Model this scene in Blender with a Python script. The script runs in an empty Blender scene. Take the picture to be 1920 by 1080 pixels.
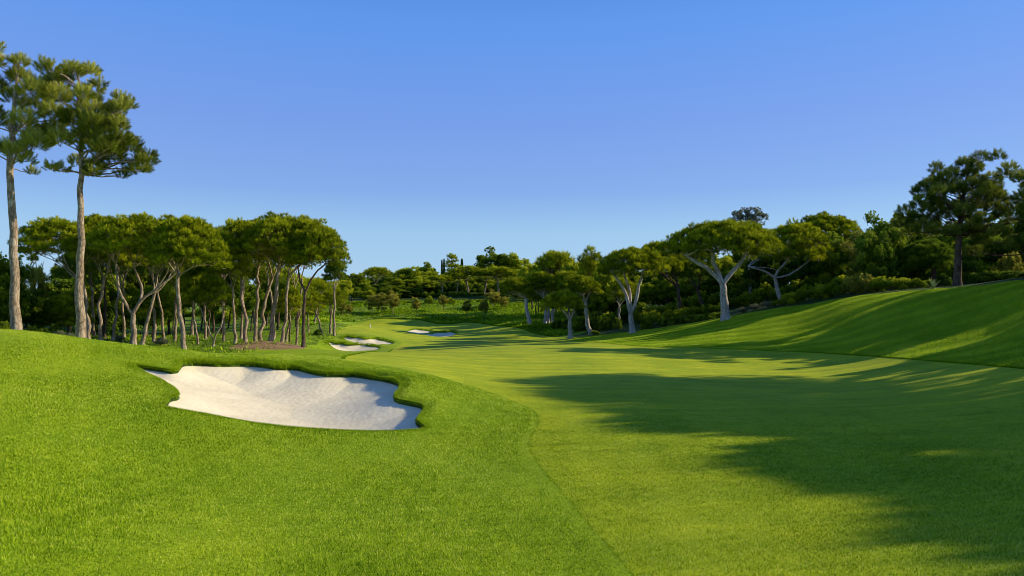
import bpy, math, random, time
import numpy as np
from mathutils import Vector
T0 = time.time()
rng = np.random.default_rng(7)
random.seed(7)
scene = bpy.context.scene
col = scene.collection

# ------------------------------------------------------------------ camera model
F, CX, HY, CAMH = 1280.0, 960.0, 560.0, 4.0          # photograph pixels (1920 wide), eye height 4 m
def W(px, py, Y):
    return np.array([(px - CX) / F * Y, Y, CAMH - (py - HY) / F * Y])

SUN_EL = math.radians(24)
SUN_AZ = math.atan2(1.0, 0.2)                        # clockwise from +Y
SUN_DIR = Vector((math.sin(SUN_AZ) * math.cos(SUN_EL), math.cos(SUN_AZ) * math.cos(SUN_EL), math.sin(SUN_EL)))

# ------------------------------------------------------------------ terrain
ctrl = []
def cp(px, py, Y): ctrl.append(W(px, py, Y))
def cw(x, y, z): ctrl.append(np.array([x, y, z], float))
# foreground
cp(960, 1080, 9.85); cp(0, 1080, 8.6); cp(480, 1080, 9.4); cp(1500, 1080, 9.7); cp(1920, 1080, 9.3)
cp(960, 900, 15.2); cp(1400, 850, 17.6); cp(1700, 1000, 11.6); cp(1300, 950, 13.2)
cp(200, 900, 13.6); cp(600, 900, 14.9); cp(0, 900, 12.2); cp(0, 760, 18.5); cp(150, 760, 20)
cw(0, 3, 0.2); cw(-10, 2, 1.2); cw(10, 2, 0.5); cw(0, -20, 0.5); cw(-25, -15, 2); cw(25, -15, 3); cw(0, -60, 1)
cw(-25, 12, 2.6); cw(-40, 15, 3.6); cw(-60, 30, 3.5); cw(-60, 0, 3)
# mound on the near side of the tall pines
cp(0, 616, 33); cp(0, 660, 26); cp(100, 625, 33); cp(200, 640, 33); cp(290, 654, 33); cp(150, 700, 25); cp(100, 640, 29)
cw(-26.5, 38, 2.15); cw(-22.5, 38, 1.55); cw(-17.5, 38, 0.9); cw(-36, 36, 2.5)
# main bunker rim
cp(520, 797, 20.2); cp(400, 777, 20.6); cp(290, 760, 21.0); cp(700, 806, 20.4); cp(795, 800, 20.9)
cp(260, 685, 27.5); cp(345, 679, 29.5); cp(560, 693, 30.2); cp(690, 706, 29.4); cp(750, 716, 27.8); cp(800, 766, 23.2)
cp(600, 672, 34); cp(450, 664, 36); cp(350, 655, 37)
cp(860, 740, 26.5); cp(900, 800, 21.5)
# grove floor
cp(300, 652, 50); cp(180, 640, 50); cp(500, 647, 60); cp(430, 652, 55); cp(568, 653, 60); cp(550, 628, 85); cp(440, 612, 110); cp(640, 604, 130)
cp(300, 630, 80); cp(150, 620, 75); cp(0, 600, 75); cp(250, 600, 130); cp(0, 580, 130)
# fairway
cp(960, 660, 51); cp(960, 700, 36); cp(1200, 720, 32); cp(960, 648, 65); cp(1150, 655, 55); cp(800, 660, 55); cp(700, 662, 66)
cp(615, 656, 80); cp(675, 657, 81); cp(735, 641, 91); cp(680, 630, 94); cp(630, 632, 94); cp(800, 638, 100); cp(900, 640, 96); cp(700, 620, 112); cp(760, 622, 121); cp(857, 630, 116)
cp(800, 607, 142); cp(720, 602, 142); cp(660, 607, 136); cp(900, 606, 140); cp(1000, 622, 118)
# meadow and far hill
cp(870, 592, 156); cp(780, 592, 152); cp(700, 592, 152); cp(960, 590, 152); cp(800, 565, 176); cp(900, 560, 180); cp(700, 572, 168); cp(985, 565, 178)
cp(850, 550, 196); cp(940, 550, 198); cp(740, 556, 196); cp(850, 546, 225); cp(640, 562, 185); cp(1050, 560, 190); cp(700, 558, 215); cp(1000, 552, 215)
cw(0, 300, 8); cw(-80, 300, 6); cw(80, 300, 8); cw(-160, 250, 6); cw(170, 250, 13)
# slope on the sunny side
cp(1920, 690, 29.5); cp(1700, 671, 40); cp(1600, 663, 46); cp(1400, 656, 53); cp(1200, 650, 61)
cp(1920, 535, 48); cp(1740, 546, 58); cp(1600, 561, 65); cp(1450, 584, 72); cp(1360, 600, 76); cp(1185, 625, 87); cp(1070, 635, 95); cp(1100, 628, 101)
cp(990, 608, 125); cp(1035, 610, 125); cp(1850, 622, 42); cp(1500, 615, 61)
cp(1795, 537, 66); cp(1600, 548, 80); cp(1400, 575, 95); cp(1200, 595, 115); cp(1300, 580, 110)
cw(40, 30, 4.9); cw(44, 16, 4.9); cw(42, 2, 4.4); cw(30, 10, 2.1); cw(30, 20, 2.0); cw(22, 8, 0.9); cw(20, 18, 0.5); cw(60, 20, 6.5); cw(60, 50, 7); cw(70, 90, 7.5); cw(90, 0, 7)
ctrl = np.array(ctrl)

def warp(x, y):
    r = np.sqrt(x * x + y * y) + 1e-6
    g = np.log1p(r / 12.0) / r
    return x * g, y * g
cu, cv = warp(ctrl[:, 0], ctrl[:, 1])
def ker(d2): return np.where(d2 > 1e-12, 0.5 * d2 * np.log(np.maximum(d2, 1e-12)), 0.0)
N = len(ctrl)
A = np.zeros((N + 3, N + 3))
A[:N, :N] = ker((cu[:, None] - cu[None]) ** 2 + (cv[:, None] - cv[None]) ** 2) + np.eye(N) * 4e-4
A[:N, N] = 1; A[:N, N + 1] = cu; A[:N, N + 2] = cv; A[N:, :N] = A[:N, N:].T
sol = np.linalg.solve(A, np.concatenate([ctrl[:, 2], np.zeros(3)]))
NW = [(rng.uniform(0.05, 0.5), rng.uniform(0, 2 * np.pi), rng.uniform(0, 6.28)) for _ in range(18)]
def z_plain(x, y):
    x = np.atleast_1d(np.asarray(x, float)); y = np.atleast_1d(np.asarray(y, float))
    out = np.empty(len(x))
    for s in range(0, len(x), 40000):
        xs, ys = x[s:s + 40000], y[s:s + 40000]
        u, v = warp(xs, ys)
        k = ker((u[:, None] - cu[None]) ** 2 + (v[:, None] - cv[None]) ** 2)
        z = k @ sol[:N] + sol[N] + sol[N + 1] * u + sol[N + 2] * v
        r = np.sqrt(xs * xs + ys * ys)
        t = np.clip((r - 260) / 160, 0, 1); t = t * t * (3 - 2 * t)
        z = z * (1 - t) + 6.0 * t
        w = np.zeros_like(xs)
        for (f, a, p) in NW:
            w += np.sin(f * (xs * math.cos(a) + ys * math.sin(a)) + p) * (0.012 / (f + 0.12))
        z += w * 0.16 * np.clip((r - 4) / 20, 0.2, 1)
        out[s:s + 40000] = z
    return out
def chaikin(P, n=2, closed=True):
    P = np.asarray(P, float)
    for _ in range(n):
        if closed:
            Q = np.roll(P, -1, 0)
            P = np.stack([0.75 * P + 0.25 * Q, 0.25 * P + 0.75 * Q], 1).reshape(-1, P.shape[1])
        else:
            a, b = P[:-1], P[1:]
            P = np.concatenate([P[:1], np.stack([0.75 * a + 0.25 * b, 0.25 * a + 0.75 * b], 1).reshape(-1, P.shape[1]), P[-1:]])
    return P
def poly_sd(x, y, P):                                  # signed distance, negative inside
    x = np.asarray(x, float); y = np.asarray(y, float)
    d = np.full(x.shape, 1e18); inside = np.zeros(x.shape, bool)
    n = len(P)
    for i in range(n):
        ax, ay = P[i]; bx, by = P[(i + 1) % n]
        ex, ey = bx - ax, by - ay
        t = np.clip(((x - ax) * ex + (y - ay) * ey) / (ex * ex + ey * ey + 1e-12), 0, 1)
        d = np.minimum(d, (x - ax - t * ex) ** 2 + (y - ay - t * ey) ** 2)
        if ay != by:
            c = ((ay > y) != (by > y)) & (x < (bx - ax) * (y - ay) / (by - ay) + ax)
            inside ^= c
    return np.where(inside, -1, 1) * np.sqrt(d)
YS = np.concatenate([np.arange(4, 60, 0.25), np.arange(60, 330, 0.5)])
def hit(px, py):                                       # where the line of sight through a pixel meets the plain terrain
    x = (px - CX) / F * YS
    d = z_plain(x, YS) - (CAMH - (py - HY) / F * YS)
    i = np.nonzero(d > 0)[0]
    i = i[0] if len(i) else len(YS) - 1
    if i == 0: Y = YS[0]
    else:
        a, b = d[i - 1], d[i]; Y = YS[i - 1] + (YS[i] - YS[i - 1]) * (-a / (b - a + 1e-12))
    return np.array([(px - CX) / F * Y, Y])

# bunkers -----------------------------------------------------------
MAIN = np.array([W(*p)[:2] for p in [
    (238, 681.5, 27.6), (296, 690, 27.5), (330, 695, 27.2), (338, 686, 28.6), (341, 679, 29.4), (368, 677, 30), (420, 683, 30.3), (462, 681, 31), (500, 690, 30.8), (520, 695, 30.4),
    (556, 692, 31), (575, 700, 30.4), (605, 707, 29.8), (640, 707, 29.9), (668, 702, 30.2), (700, 706, 29.5), (728, 709, 28.9), (752, 718, 27.8), (750, 728, 26.6),
    (738, 738, 25.3), (742, 745, 24.6), (765, 749, 24.3), (790, 754, 24.0), (797, 762, 23.4), (782, 776, 22.2), (780, 785, 21.8), (796, 795, 21.2), (797, 803, 20.8), (750, 808, 20.5),
    (700, 808, 20.4), (620, 805, 20.3), (520, 797, 20.2), (400, 779, 20.6), (330, 765, 20.9), (290, 760, 21.1), (312, 757, 21.6), (316, 746, 22.6), (336, 741, 23.0), (332, 729, 24), (300, 708, 25.6)]])
def px_poly(pts): return np.array([hit(*p) for p in pts])
MOUND = [hit(505, 648)]
BK = []                                               # (polygon, lip, bowl, rim, reach)
BK.append(dict(P=chaikin(MAIN, 1), lip=0.16, bowl=0.58, L=1.7, rim=0.20))
BK.append(dict(P=chaikin(px_poly([(612, 641), (622, 641.5), (632, 645.5), (640, 644), (652, 647.5), (664, 647), (680, 646), (695, 649), (711, 651), (709, 655.5), (685, 657.5), (655, 658), (632, 656)]), 1), lip=0.08, bowl=0.34, L=1.6, rim=0.42, base=-0.1))
BK.append(dict(P=chaikin(px_poly([(640, 633.5), (652, 631), (663, 633.5), (676, 633), (684, 637), (697, 634.5), (710, 636), (722, 639), (738, 642), (735, 646.8), (712, 648), (690, 647), (658, 643)]), 1), lip=0.08, bowl=0.34, L=1.6, rim=0.42, base=-0.1))
BK.append(dict(P=chaikin(px_poly([(761, 621), (772, 618.5), (780, 617.5), (792, 619), (800, 620), (808, 620.5), (805, 624), (790, 626), (772, 624)]), 1), lip=0.05, bowl=0.25, L=2.0, rim=0.35, base=-0.1))
BK.append(dict(P=chaikin(px_poly([(793, 627), (808, 626), (820, 623), (832, 624), (842, 622), (857, 624.5), (852, 627.5), (840, 631), (815, 631), (803, 629)]), 1), lip=0.05, bowl=0.25, L=2.0, rim=0.35, base=-0.1))
for b in BK:
    c = b['P'].mean(0); b['c'] = c
    b['lo'] = b['P'].min(0) - 7; b['hi'] = b['P'].max(0) + 7

def rim_lift(x, y, sd, b):
    c = b['c']
    dx, dy = x - c[0], y - c[1]
    span = b['hi'] - b['lo'] - 14
    w = np.clip(b.get('base', 0.30) + 0.9 * dy / (span[1] * 0.5) + 0.45 * dx / (span[0] * 0.5), 0, 1)
    up = np.clip(sd / 0.45, 0, 1); up = up * up * (3 - 2 * up)
    dn = np.exp(-np.maximum(sd - 0.6, 0) / 1.6)
    return b['rim'] * w * up * dn
def ground_z(x, y):
    x = np.atleast_1d(np.asarray(x, float)); y = np.atleast_1d(np.asarray(y, float))
    z = z_plain(x, y)
    if MOUND: z = z + 0.38 * np.exp(-(((x - MOUND[0][0]) / 3.0) ** 2 + ((y - MOUND[0][1]) / 3.2) ** 2))
    for b in BK:
        m = (x > b['lo'][0]) & (x < b['hi'][0]) & (y > b['lo'][1]) & (y < b['hi'][1])
        if not m.any(): continue
        sd = poly_sd(x[m], y[m], b['P'])
        dz = np.where(sd > 0, rim_lift(x[m], y[m], np.maximum(sd, 0), b), -np.minimum(b['lip'] + b['bowl'] + 0.35, 5 * np.abs(sd)))
        z[m] += dz
    return z
def sand_z(x, y, b, sd):
    z = z_plain(x, y)
    d = np.maximum(-sd, 0)
    z = z - b['lip'] - b['bowl'] * (1 - np.exp(-(d / b['L']) ** 1.3))
    return z
def gz(x, y): return float(ground_z([x], [y])[0])

FAIR_PX = [(1330, 1250), (1190, 1080), (1120, 1000), (1060, 930), (1012, 875), (984, 838), (992, 812), (1016, 795), (1010, 774), (985, 760), (930, 741), (870, 721), (800, 703), (740, 690), (680, 680), (650, 676), (641, 672), (655, 666), (690, 660),
           (735, 656), (752, 648), (752, 640), (730, 633), (690, 629), (640, 628), (628, 622), (650, 612), (680, 604), (710, 598), (750, 599), (788, 600), (805, 605), (825, 608.5), (850, 608), (872, 604.5), (900, 606), (940, 613), (1000, 623), (1045, 632), (1100, 641), (1180, 649), (1300, 653),
           (1400, 656), (1500, 659), (1600, 664), (1700, 672), (1800, 680), (1920, 692)]
FAIR = [hit(*p) for p in FAIR_PX]
FAIR += [np.array([23.5, 22.0]), np.array([22, 12]), np.array([20, 0]), np.array([4, 0]), np.array([3.2, 4])]
FAIR = chaikin(np.array(FAIR), 2)

# ------------------------------------------------------------------ helpers
def tag(o, label=None, cat=None, group=None, kind=None):
    if label: o['label'] = label
    if cat: o['category'] = cat
    if group: o['group'] = group
    if kind: o['kind'] = kind
    return o
def mesh_np(name, V, Fc, mats, attr=None, smooth=False):
    """V (n,3), Fc (m,k) with constant k"""
    V = np.ascontiguousarray(V, np.float32); Fc = np.ascontiguousarray(Fc, np.int32)
    me = bpy.data.meshes.new(name)
    k = Fc.shape[1]
    me.vertices.add(len(V)); me.vertices.foreach_set('co', V.ravel())
    me.loops.add(Fc.size); me.loops.foreach_set('vertex_index', Fc.ravel())
    me.polygons.add(len(Fc)); me.polygons.foreach_set('loop_start', np.arange(0, Fc.size, k, dtype=np.int32))
    me.polygons.foreach_set('use_smooth', np.full(len(Fc), smooth, bool))
    if attr:
        for an, av in attr.items():
            a = me.attributes.new(an, 'FLOAT', 'POINT'); a.data.foreach_set('value', np.ascontiguousarray(av, np.float32))
    me.update(calc_edges=True)
    for m in (mats if isinstance(mats, list) else [mats]): me.materials.append(m)
    return me
def link(name, me, parent=None, loc=None):
    o = bpy.data.objects.new(name, me); col.objects.link(o)
    if parent: o.parent = parent
    if loc is not None: o.location = loc
    return o
def empty(name, loc):
    o = bpy.data.objects.new(name, None); col.objects.link(o); o.location = loc; o.empty_display_size = 0.3
    return o

# ------------------------------------------------------------------ materials
def newmat(name):
    m = bpy.data.materials.new(name); m.use_nodes = True
    nt = m.node_tree; nt.nodes.clear()
    return m, nt, nt.nodes, nt.links
def ramp(nd, stops):
    r = nd.new('ShaderNodeValToRGB')
    e = r.color_ramp.elements
    while len(e) < len(stops): e.new(0.5)
    for i, (p, c) in enumerate(stops): e[i].position = p; e[i].color = (*c, 1)
    return r
def noise(nd, lk, vec, scale, detail=4, rough=0.6):
    n = nd.new('ShaderNodeTexNoise'); n.inputs['Scale'].default_value = scale; n.inputs['Detail'].default_value = detail; n.inputs['Roughness'].default_value = rough
    if vec: lk.new(vec, n.inputs['Vector'])
    return n
def mixc(nd, lk, fac, a, b, mode='MIX'):
    m = nd.new('ShaderNodeMix'); m.data_type = 'RGBA'; m.blend_type = mode
    for s, v in ((m.inputs[0], fac), (m.inputs[6], a), (m.inputs[7], b)):
        if isinstance(v, (int, float)): s.default_value = v
        elif isinstance(v, tuple): s.default_value = (*v, 1)
        else: lk.new(v, s)
    return m.outputs[2]
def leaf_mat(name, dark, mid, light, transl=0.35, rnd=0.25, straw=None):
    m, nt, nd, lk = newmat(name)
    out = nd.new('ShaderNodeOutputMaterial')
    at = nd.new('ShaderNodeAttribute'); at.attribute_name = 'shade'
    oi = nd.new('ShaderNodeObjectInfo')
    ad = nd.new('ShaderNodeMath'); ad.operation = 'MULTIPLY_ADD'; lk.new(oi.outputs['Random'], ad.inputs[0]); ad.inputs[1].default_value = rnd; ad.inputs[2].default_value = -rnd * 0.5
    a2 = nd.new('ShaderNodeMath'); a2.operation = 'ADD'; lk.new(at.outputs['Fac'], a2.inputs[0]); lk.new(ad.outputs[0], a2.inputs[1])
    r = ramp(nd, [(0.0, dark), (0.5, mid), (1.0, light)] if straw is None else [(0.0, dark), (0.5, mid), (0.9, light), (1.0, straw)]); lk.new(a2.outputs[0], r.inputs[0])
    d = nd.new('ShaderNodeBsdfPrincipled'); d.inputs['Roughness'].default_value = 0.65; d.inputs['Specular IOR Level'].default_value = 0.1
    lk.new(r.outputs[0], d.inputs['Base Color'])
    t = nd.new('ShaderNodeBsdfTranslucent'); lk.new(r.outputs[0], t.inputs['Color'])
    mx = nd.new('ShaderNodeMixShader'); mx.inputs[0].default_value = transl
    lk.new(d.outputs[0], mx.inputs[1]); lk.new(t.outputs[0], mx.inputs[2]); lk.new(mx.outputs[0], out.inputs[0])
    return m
def bark_mat(name, a, b, c, scale=6):
    m, nt, nd, lk = newmat(name)
    out = nd.new('ShaderNodeOutputMaterial'); d = nd.new('ShaderNodeBsdfPrincipled'); d.inputs['Roughness'].default_value = 0.9; d.inputs['Specular IOR Level'].default_value = 0.1
    tc = nd.new('ShaderNodeTexCoord'); mp = nd.new('ShaderNodeMapping'); mp.inputs['Scale'].default_value = (1, 1, 0.35); lk.new(tc.outputs['Object'], mp.inputs['Vector'])
    n1 = noise(nd, lk, mp.outputs[0], scale, 6, 0.7); n2 = noise(nd, lk, tc.outputs['Object'], 0.5, 3)
    v = nd.new('ShaderNodeTexVoronoi'); v.feature = 'DISTANCE_TO_EDGE'; v.inputs['Scale'].default_value = scale * 1.3; lk.new(mp.outputs[0], v.inputs['Vector'])
    r = ramp(nd, [(0.3, a), (0.5, b), (0.7, c)]); lk.new(n1.outputs[0], r.inputs[0])
    r2 = ramp(nd, [(0.0, (0.3, 0.28, 0.26)), (0.12, (1, 1, 1))]); lk.new(v.outputs['Distance'], r2.inputs[0])
    c1 = mixc(nd, lk, 0.75, r.outputs[0], r2.outputs[0], 'MULTIPLY')
    r3 = ramp(nd, [(0.35, (0.75, 0.68, 0.6)), (0.65, (1.1, 1.1, 1.1))]); lk.new(n2.outputs[0], r3.inputs[0])
    c2 = mixc(nd, lk, 1.0, c1, r3.outputs[0], 'MULTIPLY')
    lk.new(c2, d.inputs['Base Color'])
    bp = nd.new('ShaderNodeBump'); bp.inputs['Strength'].default_value = 0.8; bp.inputs['Distance'].default_value = 0.04; lk.new(v.outputs['Distance'], bp.inputs['Height']); lk.new(bp.outputs[0], d.inputs['Normal'])
    lk.new(d.outputs[0], out.inputs[0])
    return m
def turf_mat(name, c_dark, c_mid, c_light, fine, streak=False, bump=0.6, dist=0.03, wild=False):
    m, nt, nd, lk = newmat(name)
    out = nd.new('ShaderNodeOutputMaterial'); d = nd.new('ShaderNodeBsdfPrincipled'); d.inputs['Roughness'].default_value = 0.8; d.inputs['Specular IOR Level'].default_value = 0.15
    g = nd.new('ShaderNodeNewGeometry')
    P = g.outputs['Position']
    n1 = noise(nd, lk, P, fine, 5, 0.75); n2 = noise(nd, lk, P, 0.35, 4, 0.6); n3 = noise(nd, lk, P, 2.2, 4, 0.65)
    r = ramp(nd, [(0.28, c_dark), (0.5, c_mid), (0.74, c_light)]); lk.new(n1.outputs[0], r.inputs[0])
    r2 = ramp(nd, [(0.3, (0.74, 0.85, 0.75)), (0.7, (1.22, 1.12, 1.2))]); lk.new(n2.outputs[0], r2.inputs[0])
    c = mixc(nd, lk, 1.0, r.outputs[0], r2.outputs[0], 'MULTIPLY')
    r3 = ramp(nd, [(0.3, (0.86, 0.9, 0.86)), (0.7, (1.12, 1.08, 1.1))]); lk.new(n3.outputs[0], r3.inputs[0])
    c = mixc(nd, lk, 1.0, c, r3.outputs[0], 'MULTIPLY')
    if streak:
        mp = nd.new('ShaderNodeMapping'); mp.inputs['Rotation'].default_value = (0, 0, 0.25); mp.inputs['Scale'].default_value = (0.12, 0.9, 0.2); lk.new(P, mp.inputs['Vector'])
        n4 = noise(nd, lk, mp.outputs[0], 1.3, 4, 0.65)
        r4 = ramp(nd, [(0.33, (0.76, 0.83, 0.7)), (0.67, (1.2, 1.14, 1.2))]); lk.new(n4.outputs[0], r4.inputs[0])
        c = mixc(nd, lk, 1.0, c, r4.outputs[0], 'MULTIPLY')
    if wild:
        n5 = noise(nd, lk, P, 0.9, 5, 0.7); r5 = ramp(nd, [(0.38, (0.35, 0.4, 0.35)), (0.55, (1, 1, 1)), (0.7, (1.5, 1.35, 1.2))]); lk.new(n5.outputs[0], r5.inputs[0])
        c = mixc(nd, lk, 1.0, c, r5.outputs[0], 'MULTIPLY')
    lk.new(c, d.inputs['Base Color'])
    bp = nd.new('ShaderNodeBump'); bp.inputs['Strength'].default_value = bump; bp.inputs['Distance'].default_value = dist; lk.new(n1.outputs[0], bp.inputs['Height'])
    lk.new(bp.outputs[0], d.inputs['Normal'])
    lk.new(d.outputs[0], out.inputs[0])
    return m
M_ROUGH = turf_mat('rough_turf', (0.08, 0.135, 0.002), (0.285, 0.435, 0.004), (0.50, 0.62, 0.015), 16)
M_FAIR = turf_mat('fairway_turf', (0.24, 0.31, 0.003), (0.42, 0.51, 0.008), (0.60, 0.66, 0.02), 22, streak=True, bump=0.5)
M_SLOPE = turf_mat('slope_turf', (0.14, 0.24, 0.003), (0.285, 0.43, 0.006), (0.43, 0.56, 0.015), 9, streak=True, bump=0.7)
M_MEADOW = turf_mat('meadow_turf', (0.07, 0.15, 0.004), (0.19, 0.32, 0.008), (0.36, 0.48, 0.03), 3, bump=0.9, dist=0.2, wild=True)
M_MULCH = turf_mat('mulch', (0.14, 0.075, 0.04), (0.36, 0.23, 0.12), (0.56, 0.40, 0.24), 14, bump=0.8, dist=0.05)
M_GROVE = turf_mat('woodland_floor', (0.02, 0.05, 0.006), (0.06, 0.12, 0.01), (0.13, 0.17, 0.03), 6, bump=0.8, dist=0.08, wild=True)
def sand_mat():
    m, nt, nd, lk = newmat('bunker_sand')
    out = nd.new('ShaderNodeOutputMaterial'); d = nd.new('ShaderNodeBsdfPrincipled'); d.inputs['Roughness'].default_value = 0.95; d.inputs['Specular IOR Level'].default_value = 0.1
    g = nd.new('ShaderNodeNewGeometry'); P = g.outputs['Position']
    n1 = noise(nd, lk, P, 34, 6, 0.85); n2 = noise(nd, lk, P, 0.8, 4, 0.6); n3 = noise(nd, lk, P, 70, 3, 0.7)
    r = ramp(nd, [(0.3, (0.86, 0.74, 0.52)), (0.5, (1.0, 0.90, 0.65)), (0.7, (1.0, 0.97, 0.78))]); lk.new(n1.outputs[0], r.inputs[0])
    r2 = ramp(nd, [(0.3, (0.9, 0.88, 0.85)), (0.7, (1.05, 1.05, 1.05))]); lk.new(n2.outputs[0], r2.inputs[0])
    c = mixc(nd, lk, 1.0, r.outputs[0], r2.outputs[0], 'MULTIPLY'); lk.new(c, d.inputs['Base Color'])
    ad = nd.new('ShaderNodeMath'); ad.operation = 'ADD'; lk.new(n1.outputs[0], ad.inputs[0]); lk.new(n3.outputs[0], ad.inputs[1])
    bp = nd.new('ShaderNodeBump'); bp.inputs['Strength'].default_value = 0.55; bp.inputs['Distance'].default_value = 0.016; lk.new(ad.outputs[0], bp.inputs['Height']); lk.new(bp.outputs[0], d.inputs['Normal'])
    lk.new(d.outputs[0], out.inputs[0])
    return m
M_SAND = sand_mat()
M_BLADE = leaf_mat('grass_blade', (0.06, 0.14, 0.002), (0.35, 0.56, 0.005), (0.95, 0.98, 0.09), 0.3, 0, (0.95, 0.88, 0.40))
M_PINE = leaf_mat('pine_needles', (0.03, 0.07, 0.004), (0.20, 0.265, 0.006), (0.58, 0.61, 0.02), 0.38, 0.2)
M_DUSKPINE = leaf_mat('dusky_needles', (0.02, 0.05, 0.008), (0.13, 0.18, 0.015), (0.38, 0.42, 0.06), 0.3, 0.1)
M_TALLPINE = leaf_mat('long_needles', (0.045, 0.08, 0.008), (0.23, 0.27, 0.025), (0.66, 0.66, 0.13), 0.38, 0.1)
M_BROAD = leaf_mat('broad_leaves', (0.04, 0.10, 0.006), (0.21, 0.30, 0.010), (0.58, 0.62, 0.03), 0.4, 0.5)
M_DARK = leaf_mat('dark_leaves', (0.025, 0.07, 0.008), (0.12, 0.205, 0.012), (0.34, 0.42, 0.025), 0.3, 0.4)
M_OLIVE = leaf_mat('olive_leaves', (0.08, 0.10, 0.012), (0.28, 0.28, 0.03), (0.55, 0.50, 0.07), 0.4, 0.3)
M_GREY = leaf_mat('grey_leaves', (0.07, 0.09, 0.05), (0.18, 0.21, 0.12), (0.36, 0.38, 0.24), 0.35, 0.2)
M_AGAVE = leaf_mat('agave_leaves', (0.15, 0.22, 0.08), (0.25, 0.34, 0.14), (0.4, 0.45, 0.22), 0.2, 0)
M_BARK = bark_mat('pine_bark', (0.17, 0.125, 0.09), (0.40, 0.32, 0.245), (0.64, 0.56, 0.47), 5)
M_BARKD = bark_mat('dark_bark', (0.06, 0.045, 0.035), (0.14, 0.10, 0.08), (0.24, 0.19, 0.15), 5)
M_BARKP = bark_mat('pale_bark', (0.30, 0.26, 0.24), (0.58, 0.54, 0.50), (0.78, 0.74, 0.70), 5)
mw, nt, nd, lk = newmat('white_paint'); o_ = nd.new('ShaderNodeOutputMaterial'); p_ = nd.new('ShaderNodeBsdfPrincipled'); p_.inputs['Base Color'].default_value = (0.8, 0.8, 0.78, 1); lk.new(p_.outputs[0], o_.inputs[0]); M_WHITE = mw

# ------------------------------------------------------------------ ground sheets
th = np.concatenate([np.arange(-180, -75, 5), np.arange(-75, -42, 0.6), np.arange(-42, 42, 0.11), np.arange(42, 75, 0.6), np.arange(75, 180, 5)]) * math.pi / 180
rr = [1.0]
while rr[-1] < 3000:
    r = rr[-1]
    s = 0.03 if r < 6 else (0.008 if r < 19 else (0.0032 if r < 35 else (0.0065 if r < 160 else (0.012 if r < 330 else 0.12))))
    rr.append(r * (1 + s))
rr = np.array(rr)
RR, TH = np.meshgrid(rr, th, indexing='ij')
GX = (RR * np.sin(TH)).ravel(); GY = (RR * np.cos(TH)).ravel()
GZ = ground_z(GX, GY)
nr, ntn = RR.shape
idx = np.arange(nr * ntn).reshape(nr, ntn)
i2 = np.concatenate([idx, idx[:, :1]], 1)
Q = np.stack([i2[:-1, :-1], i2[:-1, 1:], i2[1:, 1:], i2[1:, :-1]], -1).reshape(-1, 4)
cxq = GX[Q].mean(1); cyq = GY[Q].mean(1)
sd_fair = poly_sd(cxq, cyq, FAIR)
cls = np.zeros(len(Q), int)
wob = 0.25 * np.sin(cxq * 1.3 + np.cos(cyq)) + 0.25 * np.sin(cyq * 0.9)
# mulch bed at the feet of the second pine group
MULCH = chaikin(np.array([hit(*p) for p in [(420, 655), (450, 646), (490, 641.5), (530, 642), (560, 648), (585, 654.5), (540, 656), (480, 656)]]), 2)
sd_mul = poly_sd(cxq, cyq, MULCH)
# meadow beyond the far edge of the green, woodland floor beyond the slope crest and in the grove
MEAD = np.array([hit(*p) for p in [(585, 611), (650, 604), (710, 597), (750, 598), (788, 599), (805, 604), (825, 607.5), (850, 607), (872, 603.5), (900, 605), (940, 612), (1000, 622), (1045, 631)]] + [[14, 112], [20, 190], [60, 260], [-120, 260], [-110, 160], [-60, 125]])
sd_mead = poly_sd(cxq, cyq, MEAD)
WOODR = np.array([[7.5, 99.5], [15, 91], [20, 84], [24, 79.5], [27.7, 74.5], [32, 68.5], [35.5, 61], [37.3, 52], [38, 46], [40, 30], [40, 5], [44, -15], [160, -10], [160, 260], [60, 260], [20, 190], [14, 112]])
WOODL = np.array([[-55, 44], [-30, 42], [-22.5, 43.5], [-19, 47], [-20, 62], [-24, 85], [-30, 125], [-60, 125], [-110, 160], [-140, 100]])
in_wr = poly_sd(cxq, cyq, WOODR) + wob < 0
in_wl = poly_sd(cxq, cyq, WOODL) + wob * 2 < 0
SLOPE = np.array([[9, 95], [6.5, 88], *[hit(*p) for p in [(1100, 642), (1200, 651), (1400, 656), (1600, 664), (1700, 672), (1920, 692)]], [23.5, 20], [21, 0], [44, -15], [60, 30], [60, 100]])
in_sl = poly_sd(cxq, cyq, SLOPE) < 0
cls[in_sl] = 2
cls[(sd_mead < 0)] = 3
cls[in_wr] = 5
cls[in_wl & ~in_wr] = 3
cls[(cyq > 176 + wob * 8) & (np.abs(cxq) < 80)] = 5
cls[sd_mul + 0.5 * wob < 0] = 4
cls[sd_fair < 0] = 1
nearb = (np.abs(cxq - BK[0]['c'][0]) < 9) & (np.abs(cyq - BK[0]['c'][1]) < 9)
sb = np.full(len(cxq), 9.0); sb[nearb] = poly_sd(cxq[nearb], cyq[nearb], BK[0]['P']); cls[sb < 0.02] = 5  # main bunker's inner wall takes the dark floor colour, standing in for lip shade
far = np.sqrt(cxq ** 2 + cyq ** 2) > 255
cls[far] = 5
parts = [('rough_ground', M_ROUGH), ('fairway_ground', M_FAIR), ('slope_ground', M_SLOPE), ('meadow_ground', M_MEADOW), ('mulch_ground', M_MULCH), ('woodland_and_dark_lip_ground', M_GROVE)]
GV = np.stack([GX, GY, GZ], 1)
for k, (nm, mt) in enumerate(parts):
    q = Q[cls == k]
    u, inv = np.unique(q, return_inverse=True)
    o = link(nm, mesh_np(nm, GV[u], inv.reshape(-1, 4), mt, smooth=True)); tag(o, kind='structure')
print('ground', len(Q), round(time.time() - T0, 1))

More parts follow.
